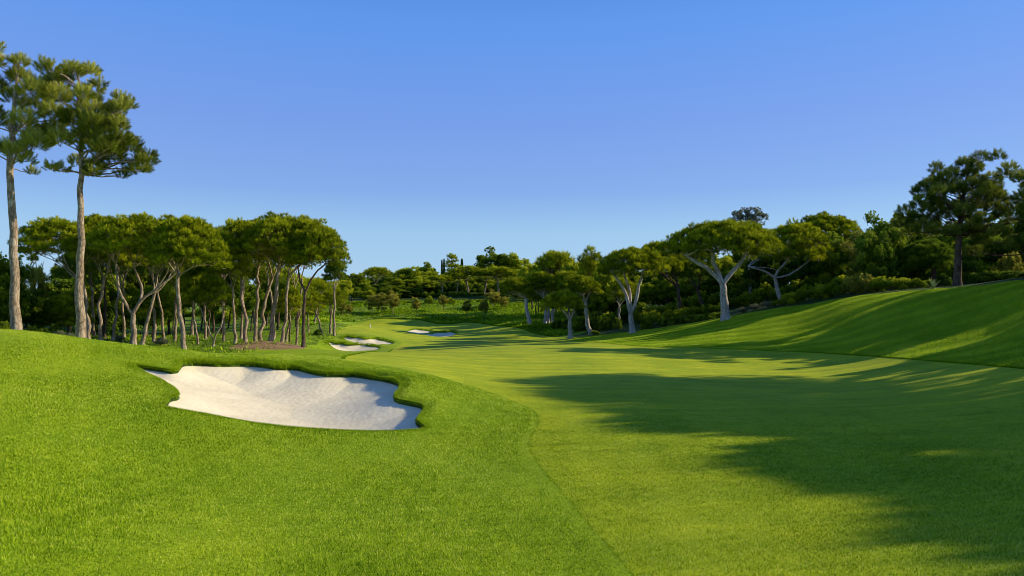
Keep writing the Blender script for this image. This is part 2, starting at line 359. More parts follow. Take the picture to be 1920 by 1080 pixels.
# ------------------------------------------------------------------ sand
blab = ['large white sand bunker with ragged grass lips in the near rough', 'low pale bunker below the sunlit pair of bunkers beside the pine grove', 'upper of the two sunlit bunkers beside the pine grove, scalloped back edge',
        'shaded bluish bunker farther up beside the green, smaller upper one', 'shaded bluish bunker at the green with one bright sunlit tip']
for b, lb, res in zip(BK, blab, (0.06, 0.12, 0.12, 0.15, 0.15)):
    lo, hi = b['P'].min(0) - 0.3, b['P'].max(0) + 0.3
    xs = np.arange(lo[0], hi[0], res); ys = np.arange(lo[1], hi[1], res)
    X, Y = np.meshgrid(xs, ys); X = X.ravel(); Y = Y.ravel()
    sd = poly_sd(X, Y, b['P'])
    Z = sand_z(X, Y, b, sd)
    Z += 0.003 * np.sin(X * 26 + 3 * np.sin(Y * 4)) * np.sin(Y * 5 + 2 * np.sin(X * 5)) + 0.004 * rng.standard_normal(len(X)) + 0.02 * np.sin(X * 1.1 + 1) * np.sin(Y * 1.3)
    ix = np.arange(len(X)).reshape(len(ys), len(xs))
    q = np.stack([ix[:-1, :-1], ix[:-1, 1:], ix[1:, 1:], ix[1:, :-1]], -1).reshape(-1, 4)
    q = q[sd[q].min(1) < 0.12]
    u, inv = np.unique(q, return_inverse=True)
    o = link('sand_bunker', mesh_np('sand_bunker', np.stack([X, Y, Z], 1)[u], inv.reshape(-1, 4), M_SAND, smooth=True))
    tag(o, lb, 'bunker', 'bunkers on the golf hole')

# ------------------------------------------------------------------ grass blades
def blades(name, x, y, z, h, w, lean, shade, seg2=True, lab=None):
    n = len(x)
    a = rng.uniform(0, 2 * np.pi, n); la = rng.uniform(0, 2 * np.pi, n)
    bx, by = np.cos(a) * w * 0.5, np.sin(a) * w * 0.5
    lx, ly = np.cos(la) * lean * h, np.sin(la) * lean * h
    V = np.empty((n, 3, 3), np.float32)
    V[:, 0] = np.stack([x - bx, y - by, z - 0.01], 1); V[:, 1] = np.stack([x + bx, y + by, z - 0.01], 1)
    V[:, 2] = np.stack([x + lx, y + ly, z + h], 1)
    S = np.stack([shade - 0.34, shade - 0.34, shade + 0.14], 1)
    me = mesh_np(name, V.reshape(-1, 3), np.arange(3 * n).reshape(-1, 3), M_BLADE, {'shade': S.ravel()})
    o = link(name, me); tag(o, lab, 'grass', kind='stuff')
    return o
def polar_pts(n, r0, r1, rk, p, a0, a1):
    """radius pdf ~ r * min(1,(rk/r)^p)"""
    r = np.linspace(r0, r1, 4000); pdf = r * np.minimum(1, (rk / r) ** p); c = np.cumsum(pdf); c /= c[-1]
    R = np.interp(rng.random(n), c, r); Tt = rng.uniform(a0, a1, n)
    return R * np.sin(Tt), R * np.cos(Tt), R
def lownoise(x, y, s=0):
    w = 0
    for k in range(7):
        f, a, p = NW[(k * 2 + s) % len(NW)]
        w = w + np.sin(4 * f * (x * math.cos(a + k) + y * math.sin(a + k)) + p)
    return w / 4
x, y, R = polar_pts(1000000, 5.5, 46, 10, 1.4, math.radians(-56), math.radians(20))
keep = (poly_sd(x, y, FAIR) > rng.normal(0, 0.025, len(x))) & (poly_sd(x, y, BK[0]['P']) > 0.02) & (poly_sd(x, y, WOODL) > 0)
x, y, R = x[keep], y[keep], R[keep]
n = len(x)
h = rng.uniform(0.015, 0.06, n) * (1 + 0.35 * lownoise(x, y)) * np.clip(0.35 + poly_sd(x, y, FAIR) / 0.6, 0.35, 1) * np.clip(1 - (R - 34) / 16, 0.3, 1)
w = rng.uniform(0.007, 0.013, n) * np.clip(R / 11, 1, 2.4)
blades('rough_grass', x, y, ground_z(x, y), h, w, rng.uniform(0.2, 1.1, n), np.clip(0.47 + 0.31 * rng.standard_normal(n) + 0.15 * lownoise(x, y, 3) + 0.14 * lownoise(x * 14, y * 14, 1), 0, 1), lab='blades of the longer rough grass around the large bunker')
print('rough blades', n, round(time.time() - T0, 1))
x, y, R = polar_pts(800000, 5.5, 34, 10, 1.5, math.radians(-4), math.radians(62))
keep = (poly_sd(x, y, FAIR) < 0.0) & (x < 24)
x, y, R = x[keep], y[keep], R[keep]; n = len(x)
h = rng.uniform(0.012, 0.040, n) * np.clip(1 - (R - 20) / 16, 0.25, 1)
w = rng.uniform(0.008, 0.014, n) * np.clip(R / 11, 1, 2.2)
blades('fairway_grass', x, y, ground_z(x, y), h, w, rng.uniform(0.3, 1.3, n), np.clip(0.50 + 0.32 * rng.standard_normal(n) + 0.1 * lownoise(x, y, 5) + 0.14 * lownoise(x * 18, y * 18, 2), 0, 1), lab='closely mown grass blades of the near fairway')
n = 800000
x = rng.uniform(4, 39, n); y = rng.uniform(26, 96, n)
keep = (poly_sd(x, y, SLOPE) < 0.1) & (poly_sd(x, y, FAIR) > -0.1) & (poly_sd(x, y, WOODR) > -0.6)
x, y = x[keep], y[keep]; n = len(x)
mow = 0.5 + 0.5 * np.sin((y * 0.93 + x * 0.25) * 2.2 + 1.2 * lownoise(x, y, 1))
blades('slope_grass', x, y, ground_z(x, y), rng.uniform(0.05, 0.10, n) * (0.6 + 0.7 * mow), rng.uniform(0.03, 0.05, n), rng.uniform(0.1, 0.8, n), np.clip(0.56 + 0.2 * rng.standard_normal(n) + 0.16 * (mow - 0.5) + 0.08 * lownoise(x, y, 5), 0, 0.9), lab='mown grass blades covering the long side slope')
print('slope blades', n)
def along(P, n, closed=True):
    P = np.asarray(P); Qn = np.roll(P, -1, 0) if closed else P[1:]
    P0 = P if closed else P[:-1]
    L = np.linalg.norm(Qn - P0, axis=1); c = np.cumsum(L); t = rng.random(n) * c[-1]
    i = np.searchsorted(c, t); i = np.minimum(i, len(L) - 1); f = (t - (c[i] - L[i])) / L[i]
    return P0[i] + (Qn - P0)[i] * f[:, None]
# overhanging fringe on bunker lips
xs, ys, zs, hs, ws, ss = [], [], [], [], [], []
for k, b in enumerate(BK):
    n = (110000, 7000, 7000, 4000, 4000)[k]
    p = along(b['P'], n)
    off = np.abs(rng.normal(0, 1, n)) * (0.16 if k == 0 else 0.25)
    ang = rng.uniform(0, 2 * np.pi, n)
    x = p[:, 0] + np.cos(ang) * off; y = p[:, 1] + np.sin(ang) * off
    sd = poly_sd(x, y, b['P'])
    kp = sd > -0.035
    x, y, sd = x[kp], y[kp], sd[kp]
    far_side = np.clip(0.25 + 0.65 * (y - b['c'][1]) / (0.5 * (b['hi'][1] - b['lo'][1] - 14)), 0.25, 1)
    z = np.where(sd > 0, ground_z(x, y), z_plain(x, y) - 0.06)
    n = len(x)
    xs.append(x); ys.append(y); zs.append(z); hs.append(rng.uniform(0.05, 0.26, n) * np.clip(0.85 + 0.6 * lownoise(x * 3, y * 3, 2), 0.3, 1.5) * far_side * (1 if k == 0 else np.where(y > b['c'][1], 2.0, 0.35))); ws.append(rng.uniform(0.01, 0.02, n) * (1 if k == 0 else 3)); ss.append(0.42 + 0.2 * rng.standard_normal(n))
x, y, z, h, w, s = map(np.concatenate, (xs, ys, zs, hs, ws, ss))
blades('bunker_fringe_grass', x, y, z, h, w, rng.uniform(0.3, 1.2, len(x)), np.clip(s, 0, 1), lab='shaggy grass hanging over the bunker lips')
# standing edge of taller grass where the mowing stops
def edge(pxs, n, h0, h1, spread, name, lab):
    P = chaikin(np.array([hit(*p) for p in pxs]), 2, closed=False)
    p = along(P, n, closed=False) + rng.normal(0, spread, (n, 2))
    x, y = p[:, 0], p[:, 1]
    blades(name, x, y, ground_z(x, y), rng.uniform(h0, h1, n), rng.uniform(0.02, 0.04, n), rng.uniform(0.1, 0.6, n), np.clip(0.25 + 0.12 * rng.standard_normal(n), 0, 1), lab=lab)
edge([(1430, 657), (1500, 659), (1600, 664), (1700, 672), (1800, 680), (1920, 692), (1990, 700)], 16000, 0.03, 0.085, 0.04, 'edge_grass', 'thin dark line of taller grass where the slope meets the fairway')
edge([(700, 597), (710, 597), (750, 598), (788, 599), (805, 604), (825, 607.5), (850, 607), (872, 603.5), (900, 605), (940, 612), (1000, 622), (1045, 631)], 26000, 0.1, 0.3, 0.12, 'edge_grass', 'dark wavy line of taller grass behind the far bunkers')
edge([(1330, 1250), (1190, 1080), (1120, 1000), (1060, 930), (1012, 875), (989, 838), (995, 815), (1012, 795), (1006, 775), (985, 763), (930, 741), (870, 721)], 1300, 0.012, 0.028, 0.03, 'edge_grass', 'crisp curved mowing edge between rough and fairway below the large bunker')
edge([(645, 674), (641, 671.5), (655, 666), (690, 660), (735, 655)], 9000, 0.03, 0.07, 0.05, 'edge_grass', 'fine curved mowing line below the sunlit pair of bunkers')
# ground cover on the meadow and far banks
n = 56000
px = rng.uniform(560, 1075, n * 2); Yv = rng.uniform(100, 177, n * 2); x = (px - CX) / F * Yv; y = Yv
kp = (poly_sd(x, y, MEAD) < -0.4) & (lownoise(x * 0.4, y * 0.4, 2) + rng.normal(0, 0.5, len(x)) > -0.1)
x, y = x[kp][:n], y[kp][:n]; nn = len(x)
blades('meadow_grass', x, y, ground_z(x, y), rng.uniform(0.12, 0.5, nn), rng.uniform(0.12, 0.34, nn), rng.uniform(0.3, 1.2, nn), np.clip(0.40 + 0.2 * rng.standard_normal(nn) + 0.16 * lownoise(x * 0.25, y * 0.4, 4), 0, 0.85), lab='leafy ground cover on the far meadow and bank')
n = 26000
x = rng.uniform(-62, -18, n); y = rng.uniform(46, 125, n)
kp = (lownoise(x * 0.5, y * 0.5, 1) + rng.normal(0, 0.5, n) > 0.0) & (poly_sd(x, y, WOODL) < 1)
x, y = x[kp], y[kp]; nn = len(x)
blades('grove_grass', x, y, ground_z(x, y), rng.uniform(0.06, 0.25, nn), rng.uniform(0.06, 0.15, nn), rng.uniform(0.3, 1.2, nn), np.clip(0.40 + 0.25 * rng.standard_normal(nn), 0, 1), lab='patchy low grass on the floor of the pine grove')
print('grass', round(time.time() - T0, 1))

# ------------------------------------------------------------------ trees: geometry tools
class Tubes:
    def __init__(s): s.V = []; s.F = []; s.n = 0
    def add(s, pts, rad, k=6):
        pts = np.asarray(pts, float); rad = np.asarray(rad, float); m = len(pts)
        t = np.gradient(pts, axis=0); t /= np.linalg.norm(t, axis=1)[:, None] + 1e-9
        ref = np.where(np.abs(t[:, 2:3]) > 0.95, np.array([[1.0, 0, 0]]), np.array([[0, 0, 1.0]]))
        u = np.cross(t, ref); u /= np.linalg.norm(u, axis=1)[:, None] + 1e-9
        for i in range(1, m):                          # keep rings from twisting
            u[i] = u[i - 1] - t[i] * np.dot(u[i - 1], t[i]); u[i] /= np.linalg.norm(u[i]) + 1e-9
        v = np.cross(t, u)
        a = np.arange(k) * 2 * np.pi / k
        ring = pts[:, None] + rad[:, None, None] * (np.cos(a)[None, :, None] * u[:, None] + np.sin(a)[None, :, None] * v[:, None])
        s.V.append(ring.reshape(-1, 3))
        ix = s.n + np.arange(m * k).reshape(m, k); j = np.roll(ix, -1, 1)
        s.F.append(np.stack([ix[:-1], j[:-1], j[1:], ix[1:]], -1).reshape(-1, 4))
        s.n += m * k
    def mesh(s, name, mat): return mesh_np(name, np.concatenate(s.V), np.concatenate(s.F), mat, smooth=True)
def curve(a, b, n=5, bend=0.1, lift=0.0, R=rng):
    a, b = np.asarray(a, float), np.asarray(b, float)
    t = np.linspace(0, 1, n)[:, None]
    L = np.linalg.norm(b - a)
    off = R.normal(0, bend * L, 3)
    p = a + (b - a) * t + off * (t * (1 - t) * 2) + np.array([0, 0, lift * L]) * (t * (1 - t) * 2)
    if n > 3: p[1:-1] += R.normal(0, bend * 0.15 * L, (n - 2, 3))
    return p
def kmeans(P, k, R):
    c = P[R.choice(len(P), k, replace=False)]
    for _ in range(6):
        l = np.argmin(((P[:, None] - c[None]) ** 2).sum(-1), 1)
        for j in range(k):
            if (l == j).any(): c[j] = P[l == j].mean(0)
    return l
def grow(tb, start, rad, tips, R, depth=0, first=2, minr=0.018, sides=6):
    n = len(tips)
    if n == 1 or depth > 7:
        for t in tips: tb.add(curve(start, t, 4, 0.08, -0.05, R), np.linspace(min(rad, 0.06), minr, 4), 4)
        return
    k = min(n, first if depth == 0 else (3 if n > 12 and R.random() < 0.4 else 2))
    l = kmeans(tips - start, k, R)
    for j in range(k):
        s = tips[l == j]
        if len(s) == 0: continue
        c = s.mean(0); f = 0.42 if len(s) > 1 else 1.0
        e = start + (c - start) * f
        if len(s) > 1: e[2] -= 0.03 * np.linalg.norm(c - start)
        r1 = max(minr, rad * (len(s) / n) ** 0.42 * 0.92)
        tb.add(curve(start, e, 5, 0.09, 0.0, R), np.linspace(min(rad, r1 * 1.12), r1 * 0.9, 5), sides if r1 > 0.05 else 4)
        if len(s) > 1: grow(tb, e, r1 * 0.9, s, R, depth + 1, first, minr, sides)

def tuft_template(K, L, w, twig, R, spread=0.8):
    """K needles round a short shoot along +Z"""
    V = np.empty((K, 3, 3))
    for k in range(K):
        a = k * 2.39996 + R.uniform(-.4, .4); t = (k + 0.5) / K
        ang = spread * (1.15 - 0.75 * t) + R.uniform(-.15, .15)
        d = np.array([math.sin(ang) * math.cos(a), math.sin(ang) * math.sin(a), math.cos(ang)])
        b = np.array([0, 0, twig * t]); s = np.cross(d, [math.cos(a + 1), math.sin(a + 1), 0.3]); s /= np.linalg.norm(s)
        V[k, 0] = b - s * w / 2; V[k, 1] = b + s * w / 2; V[k, 2] = b + d * L * R.uniform(0.8, 1.15)
    return V
def leaf_template(K, rad, size, R):
    V = np.empty((K, 3, 3))
    for k in range(K):
        c = R.normal(0, 1, 3); c /= np.linalg.norm(c); c *= rad * R.uniform(0.2, 1)
        d = R.normal(0, 1, 3); d /= np.linalg.norm(d); e = np.cross(d, R.normal(0, 1, 3)); e /= np.linalg.norm(e)
        V[k, 0] = c - e * size * 0.33; V[k, 1] = c + e * size * 0.33; V[k, 2] = c + d * size
    return V
def scatter(name, mat, P, D, S, shade, tmpl, R):
    """copies of a needle or leaf template at P pointing along D"""
    P = np.asarray(P); n = len(P)
    D = D / (np.linalg.norm(D, axis=1)[:, None] + 1e-9)
    ref = R.normal(0, 1, (n, 3)); u = np.cross(D, ref); u /= np.linalg.norm(u, axis=1)[:, None] + 1e-9
    v = np.cross(D, u)
    M = np.stack([u, v, D], -1) * np.asarray(S)[:, None, None]
    V = np.einsum('nij,kvj->nkvi', M, tmpl) + P[:, None, None, :]
    K = tmpl.shape[0]
    sh = np.repeat(shade, K * 3).reshape(n, K, 3).copy()
    sh += R.normal(0, 0.06, (n, K, 1)); sh[:, :, 2] += 0.08
    V = V.reshape(-1, 3)
    return mesh_np(name, V, np.arange(len(V)).reshape(-1, 3), mat, {'shade': np.clip(sh, 0, 1).ravel()})

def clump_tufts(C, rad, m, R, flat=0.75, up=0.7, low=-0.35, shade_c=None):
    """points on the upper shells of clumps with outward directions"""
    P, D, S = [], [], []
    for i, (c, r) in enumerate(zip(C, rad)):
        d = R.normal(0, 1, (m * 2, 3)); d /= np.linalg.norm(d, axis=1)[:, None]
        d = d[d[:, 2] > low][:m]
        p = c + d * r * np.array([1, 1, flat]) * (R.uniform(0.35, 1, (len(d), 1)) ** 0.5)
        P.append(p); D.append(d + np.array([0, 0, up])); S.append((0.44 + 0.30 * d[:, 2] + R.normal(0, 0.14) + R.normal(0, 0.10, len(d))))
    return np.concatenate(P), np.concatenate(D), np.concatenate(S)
def trunk_path(base, top, bends=None, n=9, wob=0.012, R=rng):
    pts = [np.asarray(base, float)] + [np.asarray(b, float) for b in (bends or [])] + [np.asarray(top, float)]
    pts = np.array(pts); t = np.linspace(0, 1, len(pts)); tt = np.linspace(0, 1, n)
    P = np.stack([np.interp(tt, t, pts[:, k]) for k in range(3)], 1)
    for _ in range(2): P[1:-1] = 0.5 * P[1:-1] + 0.25 * (P[:-2] + P[2:])
    L = np.linalg.norm(pts[-1] - pts[0]); P[1:-1, :2] += R.normal(0, wob * L, (n - 2, 2))
    return P
def flare(n, r0, r1):
    t = np.linspace(0, 1, n); return (r0 + (r1 - r0) * t) * (1 + 0.35 * np.exp(-t * 14))

def finish_tree(kind, label, cat, group, base, tb, limbs, crown, barkm):
    e = empty(kind, base); tag(e, label, cat, group)
    off = -np.asarray(base)
    for nm, t in [('trunk', tb)] + ([('limb', l) for l in limbs] if isinstance(limbs, list) else [('branches', limbs)]):
        if t is None or not t.V: continue
        t.V = [v + off for v in t.V]
        link(nm, t.mesh(nm, barkm), e)
    if crown is not None:
        nv = len(crown.vertices); co = np.empty(nv * 3, np.float32); crown.vertices.foreach_get('co', co)
        co = co.reshape(-1, 3) + off.astype(np.float32); crown.vertices.foreach_set('co', co.ravel().astype(np.float32)); crown.update()
        link('crown', crown, e)
    return e

def umbrella_data(base, top, C, R, r0, bends=None, nmain=4, limb_nodes=None, rc=0.8, m=34, size=1.0, K=9, mat=None, barkm=None, flat=0.95):
    """trunk, limbs and crown for an umbrella pine; C = clump centres"""
    tb, lb = Tubes(), Tubes()
    P = trunk_path(base, top, bends, R=R); P[0, 2] -= 0.25
    tb.add(P, flare(len(P), r0, r0 * 0.72), 9)
    tips = C - np.array([0, 0, rc * 0.35])
    r1 = r0 * 0.7
    if limb_nodes:
        ends = np.array([l[-1] for l in limb_nodes])
        own = np.argmin(((tips[:, None, :2] - ends[None, :, :2]) ** 2).sum(-1), 1)
        lbs = []
        for j, l in enumerate(limb_nodes):
            lb = Tubes(); lbs.append(lb)
            pp = trunk_path(P[-1], l[-1], l[:-1], n=7, wob=0.015, R=R)
            rj = r1 * 0.8
            lb.add(pp, np.linspace(rj, rj * 0.6, 7), 7)
            s = tips[own == j]
            if len(s): grow(lb, pp[-1], rj * 0.6, s, R, 0, min(3, max(1, len(s))))
        lb = lbs
    else:
        grow(lb, P[-1], r1, tips, R, 0, nmain)
    rad = rc * R.uniform(0.75, 1.25, len(C))
    p, d, s = clump_tufts(C, rad, m, R, flat=flat)
    tm = tuft_template(K, 0.30 * size, 0.055 * size, 0.22 * size, R)
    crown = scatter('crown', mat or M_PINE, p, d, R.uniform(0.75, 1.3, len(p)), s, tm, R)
    return tb, lb, crown
def dome(c, Rx, Ry, hz, n, R, jit=0.35, p=2.2, under=0.12):
    i = np.arange(n); q = np.sqrt((i + 0.5) / n); p = 2.0; a = i * 2.39996 + R.uniform(0, 6.28)
    z = hz * np.sqrt(np.clip(1 - q ** p, 0, 1)) - hz * under * q ** 4
    lob = 1 + 0.09 * np.sin(3 * a + R.uniform(0, 6)) + 0.07 * np.sin(5 * a + R.uniform(0, 6))
    z += hz * (0.10 * np.sin(4 * a + R.uniform(0, 6)) * q + R.normal(0, 0.07, n))
    C = np.stack([q * Rx * lob * np.cos(a), q * Ry * lob * np.sin(a), z], 1)
    sp = math.sqrt(Rx * Ry / n)
    C += R.normal(0, jit * sp, (n, 3)) * np.array([1, 1, 0.6])
    k = n // 3; q2 = np.sqrt(R.uniform(0.05, 0.85, k)); a2 = R.uniform(0, 6.28, k)
    C2 = np.stack([q2 * Rx * np.cos(a2), q2 * Ry * np.sin(a2), hz * (0.45 * np.sqrt(1 - q2 ** 2)) - hz * 0.14 + R.normal(0, 0.1 * hz, k)], 1)
    return np.concatenate([C, C2]) + np.asarray(c)
SEED = [100]
def stone_pine(label, base_px, crown_px, group='umbrella pines', Y=None, top_px=None, bends_px=(), r0=0.22, nmain=4, limbs=None, n=46, m=34, size=1.0, K=9, dyc=0.0, ry=0.9, bark=None, mat=None, kind='umbrella_pine', flat=0.95):
    """base_px (px,py); crown_px (centre, top, rim, half width); limbs: lists of (px,py,dY)"""
    SEED[0] += 1; R = np.random.default_rng(SEED[0])
    if Y is None: xy = hit(*base_px)
    else: xy = np.array([(base_px[0] - CX) / F * Y, Y])
    Y = xy[1]
    base = np.array([xy[0], Y, gz(*xy)])
    cx, ty, ry_, hw = crown_px
    ctop = W(cx, ty, Y); crim = W(cx, ry_, Y)
    Rx = hw / F * Y; rc = 1.25 * Rx * math.sqrt(ry) / math.sqrt(n)
    Rx -= rc * 0.8; hz = max(0.3, ctop[2] - crim[2] - rc * 0.9)
    n = int(n * 2.8); m = int(m * 0.95); rc *= 0.60; size *= 0.62
    C = dome((crim[0], Y + dyc, crim[2]), Rx, Rx * ry, hz, n, R)
    tp = W(*top_px, Y) if top_px else np.array([base[0] * 0.6 + crim[0] * 0.4, Y, base[2] + (crim[2] - base[2]) * 0.55])
    tp[1] += dyc * 0.4
    bd = [W(b[0], b[1], Y) for b in bends_px]
    ln = [[W(q[0], q[1], Y) + np.array([0, q[2], 0]) for q in l] for l in limbs] if limbs else None
    tb, lb, crown = umbrella_data(base, tp, C, R, r0, bd, nmain, ln, rc, m, size, K, mat, bark, flat)
    return finish_tree(kind, label, 'tree', group, base, tb, lb, crown, bark or M_BARK)

# ------------------------------------------------------------------ the two tall pines and other loose-crowned pines
def clump_pine(label, base_px, Y, trunk_px, clumps, kind='tall_pine', group='tall pines', r0=0.24, r1=0.035, m=120, K=22, needle=0.17, nw=0.024, twig=0.32, mat=None, bark=None, dj=1.3, minr=0.012, up=0.95, flat=0.95, first=3, low=-0.5, leaf=None):
    SEED[0] += 1; R = np.random.default_rng(SEED[0])
    if Y is None: xy = hit(*base_px); Y = xy[1]
    else: xy = np.array([(base_px[0] - CX) / F * Y, Y])
    base = np.array([xy[0], Y, gz(*xy)])
    tp = [W(q[0], q[1], Y) for q in trunk_px]
    tb, lb = Tubes(), Tubes()
    P = trunk_path(base, tp[-1], tp[:-1], n=18, wob=0.003, R=R); P[0, 2] -= 0.3
    tt = np.linspace(0, 1, 18)
    tb.add(P, (r0 + (r1 - r0) * tt ** 1.3) * (1 + 0.3 * np.exp(-tt * 22)), 11)
    C, rad = [], []
    ccx = np.mean([c[0] for c in clumps])
    for (px, py, rp) in clumps:
        c = W(px, py, Y); c[1] += R.normal(0, dj * 0.6); C.append(c); rad.append(rp / F * Y)
    C = np.array(C); rad = np.array(rad)
    # each clump is carried by a limb leaving the trunk a little below it
    for c, r in zip(C, rad):
        zt = c[2] - 0.25 - 0.35 * abs(c[0] - np.interp(c[2], P[:, 2], P[:, 0]))
        zt = np.clip(zt, C[:, 2].min() + 0.2, P[-1, 2] - 0.1)
        s = np.array([np.interp(zt, P[:, 2], P[:, 0]), np.interp(zt, P[:, 2], P[:, 1]), zt])
        L = np.linalg.norm(c - s); rb = min(0.07, 0.018 + 0.016 * L)
        pp = curve(s, c, 7, 0.10, 0.06, R); lb.add(pp, np.linspace(rb, minr, 7), 5)
        for q in range(5):
            d = R.normal(0, 1, 3); d /= np.linalg.norm(d); d[2] = abs(d[2]) * 0.7
            st = pp[R.integers(3, 7)]
            lb.add(curve(st, c + d * r * 0.9, 4, 0.1, 0, R), np.linspace(minr * 1.2, minr * 0.5, 4), 4)
    ms = [max(6, int(m * (r / 0.55) ** 1.7)) for r in rad]
    Pp, Dd, Ss = [], [], []
    for c, r, k in zip(C, rad, ms):
        p, d, s = clump_tufts([c], [r], k, R, flat=flat, up=up, low=low)
        Pp.append(p); Dd.append(d); Ss.append(s)
    p, d, s = map(np.concatenate, (Pp, Dd, Ss))
    tm = leaf if leaf is not None else tuft_template(K, needle, nw, twig, R, 0.9)
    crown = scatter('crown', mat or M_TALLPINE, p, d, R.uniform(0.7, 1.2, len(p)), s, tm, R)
    return finish_tree(kind, label, 'tree', group, base, tb, lb, crown, bark or M_BARK)
def fill(poly, rp, seed, k=1.0):
    """clump circles of radius about rp spread evenly inside a pixel outline"""
    R = np.random.default_rng(seed); P = np.array(poly, float)
    lo, hi = P.min(0), P.max(0); out = []
    for _ in range(4000):
        q = R.uniform(lo, hi)
        sd = poly_sd(q[:1], q[1:2], P)[0]
        if sd > -rp * 0.55: continue
        if all((q[0] - o[0]) ** 2 + (q[1] - o[1]) ** 2 > (rp * 1.0 * k) ** 2 for o in out): out.append((q[0], q[1], rp * R.uniform(0.8, 1.2)))
    return out

clump_pine('tall bare-trunked pine at the edge of the picture with open grey-green crown', (33, 618), 36,
    [(27, 520), (23, 440), (19, 375), (23, 300), (21, 241), (25, 210), (31, 165), (28, 140), (30, 112)],
    [(8, 103, 13), (32, 117, 10), (50, 126, 11), (10, 138, 17), (33, 145, 14), (72, 165, 20), (12, 182, 17), (58, 205, 20), (88, 186, 20), (98, 215, 20), (8, 232, 18), (48, 256, 22), (80, 275, 22), (102, 285, 16), (60, 297, 16), (72, 309, 12), (44, 322, 7), (4, 275, 16), (58, 175, 14), (45, 232, 12),
     (-25, 160, 22), (-30, 220, 26), (-22, 280, 22), (-8, 120, 16), (66, 236, 18), (90, 245, 18)], r0=0.215)
clump_pine('tall bare-trunked pine beside it with wavy trunk and dense lopsided crown', (151, 629), 36,
    [(147, 560), (148, 520), (153, 470), (152, 400), (150, 340), (152, 292), (155, 235), (147, 175), (143, 128)],
    [(144, 123, 12), (131, 135, 13), (158, 132, 11), (148, 142, 14), (118, 148, 11), (100, 142, 10), (105, 160, 17), (140, 158, 15), (181, 156, 8), (165, 168, 14), (122, 190, 21), (160, 195, 20), (212, 180, 10), (195, 197, 14), (226, 192, 11), (238, 205, 11), (242, 217, 10), (215, 210, 15), (190, 225, 22), (152, 230, 22), (120, 225, 20), (226, 240, 19), (245, 248, 12),
     (180, 258, 22), (215, 270, 22), (248, 270, 14), (258, 295, 16), (272, 305, 10), (253, 320, 12), (235, 308, 17), (202, 298, 20), (180, 318, 14), (195, 334, 9), (215, 327, 10), (168, 312, 10), (128, 302, 11), (118, 322, 8), (110, 318, 6), (136, 330, 6), (235, 272, 18), (225, 290, 18), (250, 285, 15), (200, 280, 20), (172, 280, 18), (190, 243, 16), (135, 262, 14), (150, 278, 15), (108, 255, 12), (92, 215, 14), (86, 178, 12), (205, 245, 18), (175, 290, 12)], r0=0.215)

# ------------------------------------------------------------------ pine grove behind the mound
G1 = 'umbrella pines of the grove'
stone_pine('umbrella pine at the outer end of the grove with low crown behind the wavy trunk', (168, 638), (108, 411, 478, 74), G1, Y=50, top_px=(158, 540), bends_px=[(163, 585)], r0=0.146, n=44, nmain=3)
stone_pine('slim umbrella pine just behind the wavy trunked tall pine', (190, 641), (190, 405, 468, 67), G1, Y=53, top_px=(196, 520), bends_px=[(187, 590)], r0=0.138, n=40)
stone_pine('straight dark-trunked pine with a low crown deep in the grove', (197, 641), (170, 452, 516, 65), G1, Y=60, top_px=(197, 560), r0=0.138, n=34, mat=M_DARK, bark=M_BARKD)
stone_pine('thin leaning pine between the wavy tall pine and the forked pine', (211, 643), (225, 425, 496, 61), G1, Y=57, top_px=(222, 545), r0=0.120, n=34)
stone_pine('thick pine forking low into two crooked limbs', (251, 646), (258, 405, 472, 84), G1, Y=50, top_px=(249, 588), r0=0.224, n=52,
    limbs=[[(236, 568, -.3), (228, 545, -.5), (226, 495, -.6)], [(262, 560, .3), (258, 540, .6), (240, 500, .8)], [(272, 552, .2), (300, 536, .2), (325, 510, .5)]])
stone_pine('pine leaning away from the forked pine', (265, 646), (322, 410, 478, 76), G1, Y=53, top_px=(290, 550), r0=0.146, n=44)
stone_pine('pale slanting pine at the end of the mound with deep overhanging crown', (346, 651), (352, 410, 494, 74), G1, Y=48, top_px=(333, 520), bends_px=[(341, 610), (337, 565)], r0=0.163, n=54, m=40)
stone_pine('small pine with V-shaped crooked stems below the big crowns', (400, 653), (388, 515, 571, 50), G1, Y=56, top_px=(401, 640), r0=0.112, n=26, m=26,
    limbs=[[(385, 600, 0), (370, 572, .2)], [(420, 600, 0), (418, 565, -.2)]])
stone_pine('thin crooked pine next to the V-stemmed one', (372, 652), (372, 500, 549, 42), G1, Y=60, top_px=(362, 585), r0=0.095, n=22, m=26)
stone_pine('low wide pine with bright tufted crown at the dark side of the grove', (130, 640), (112, 560, 611, 55), G1, Y=58, top_px=(128, 612), r0=0.138, n=34, nmain=5)
stone_pine('slender pine at the gap between the two pine groups', (440, 648), (425, 450, 516, 46), G1, Y=60, top_px=(436, 540), r0=0.129, n=28)
G2 = 'umbrella pines on the mulch bed'
stone_pine('leftmost pale trunk on the mulch bed, curving at the top', (461, 644), (452, 413, 486, 53), G2, Y=61, top_px=(443, 470), bends_px=[(459, 590), (457, 530)], r0=0.163, n=38, nmain=3)
stone_pine('second trunk on the mulch bed, straight and slim', (478, 642), (482, 409, 481, 55), G2, Y=63, top_px=(484, 505), bends_px=[(482, 560)], r0=0.155, n=36)
stone_pine('pale trunk bending outward in the middle of the mulch bed', (490, 642), (515, 406, 476, 65), G2, Y=64, top_px=(511, 520), bends_px=[(491, 590), (496, 560)], r0=0.172, n=40)
stone_pine('thickest trunk on the mulch bed under the top of the dome', (507, 643), (535, 404, 478, 86), G2, Y=60, top_px=(524, 503), bends_px=[(515, 575)], r0=0.224, n=62, nmain=5)
stone_pine('slanting trunk beside the thickest one on the mulch bed', (528, 646), (575, 412, 486, 69), G2, Y=60, top_px=(541, 520), bends_px=[(535, 590)], r0=0.146, n=46)
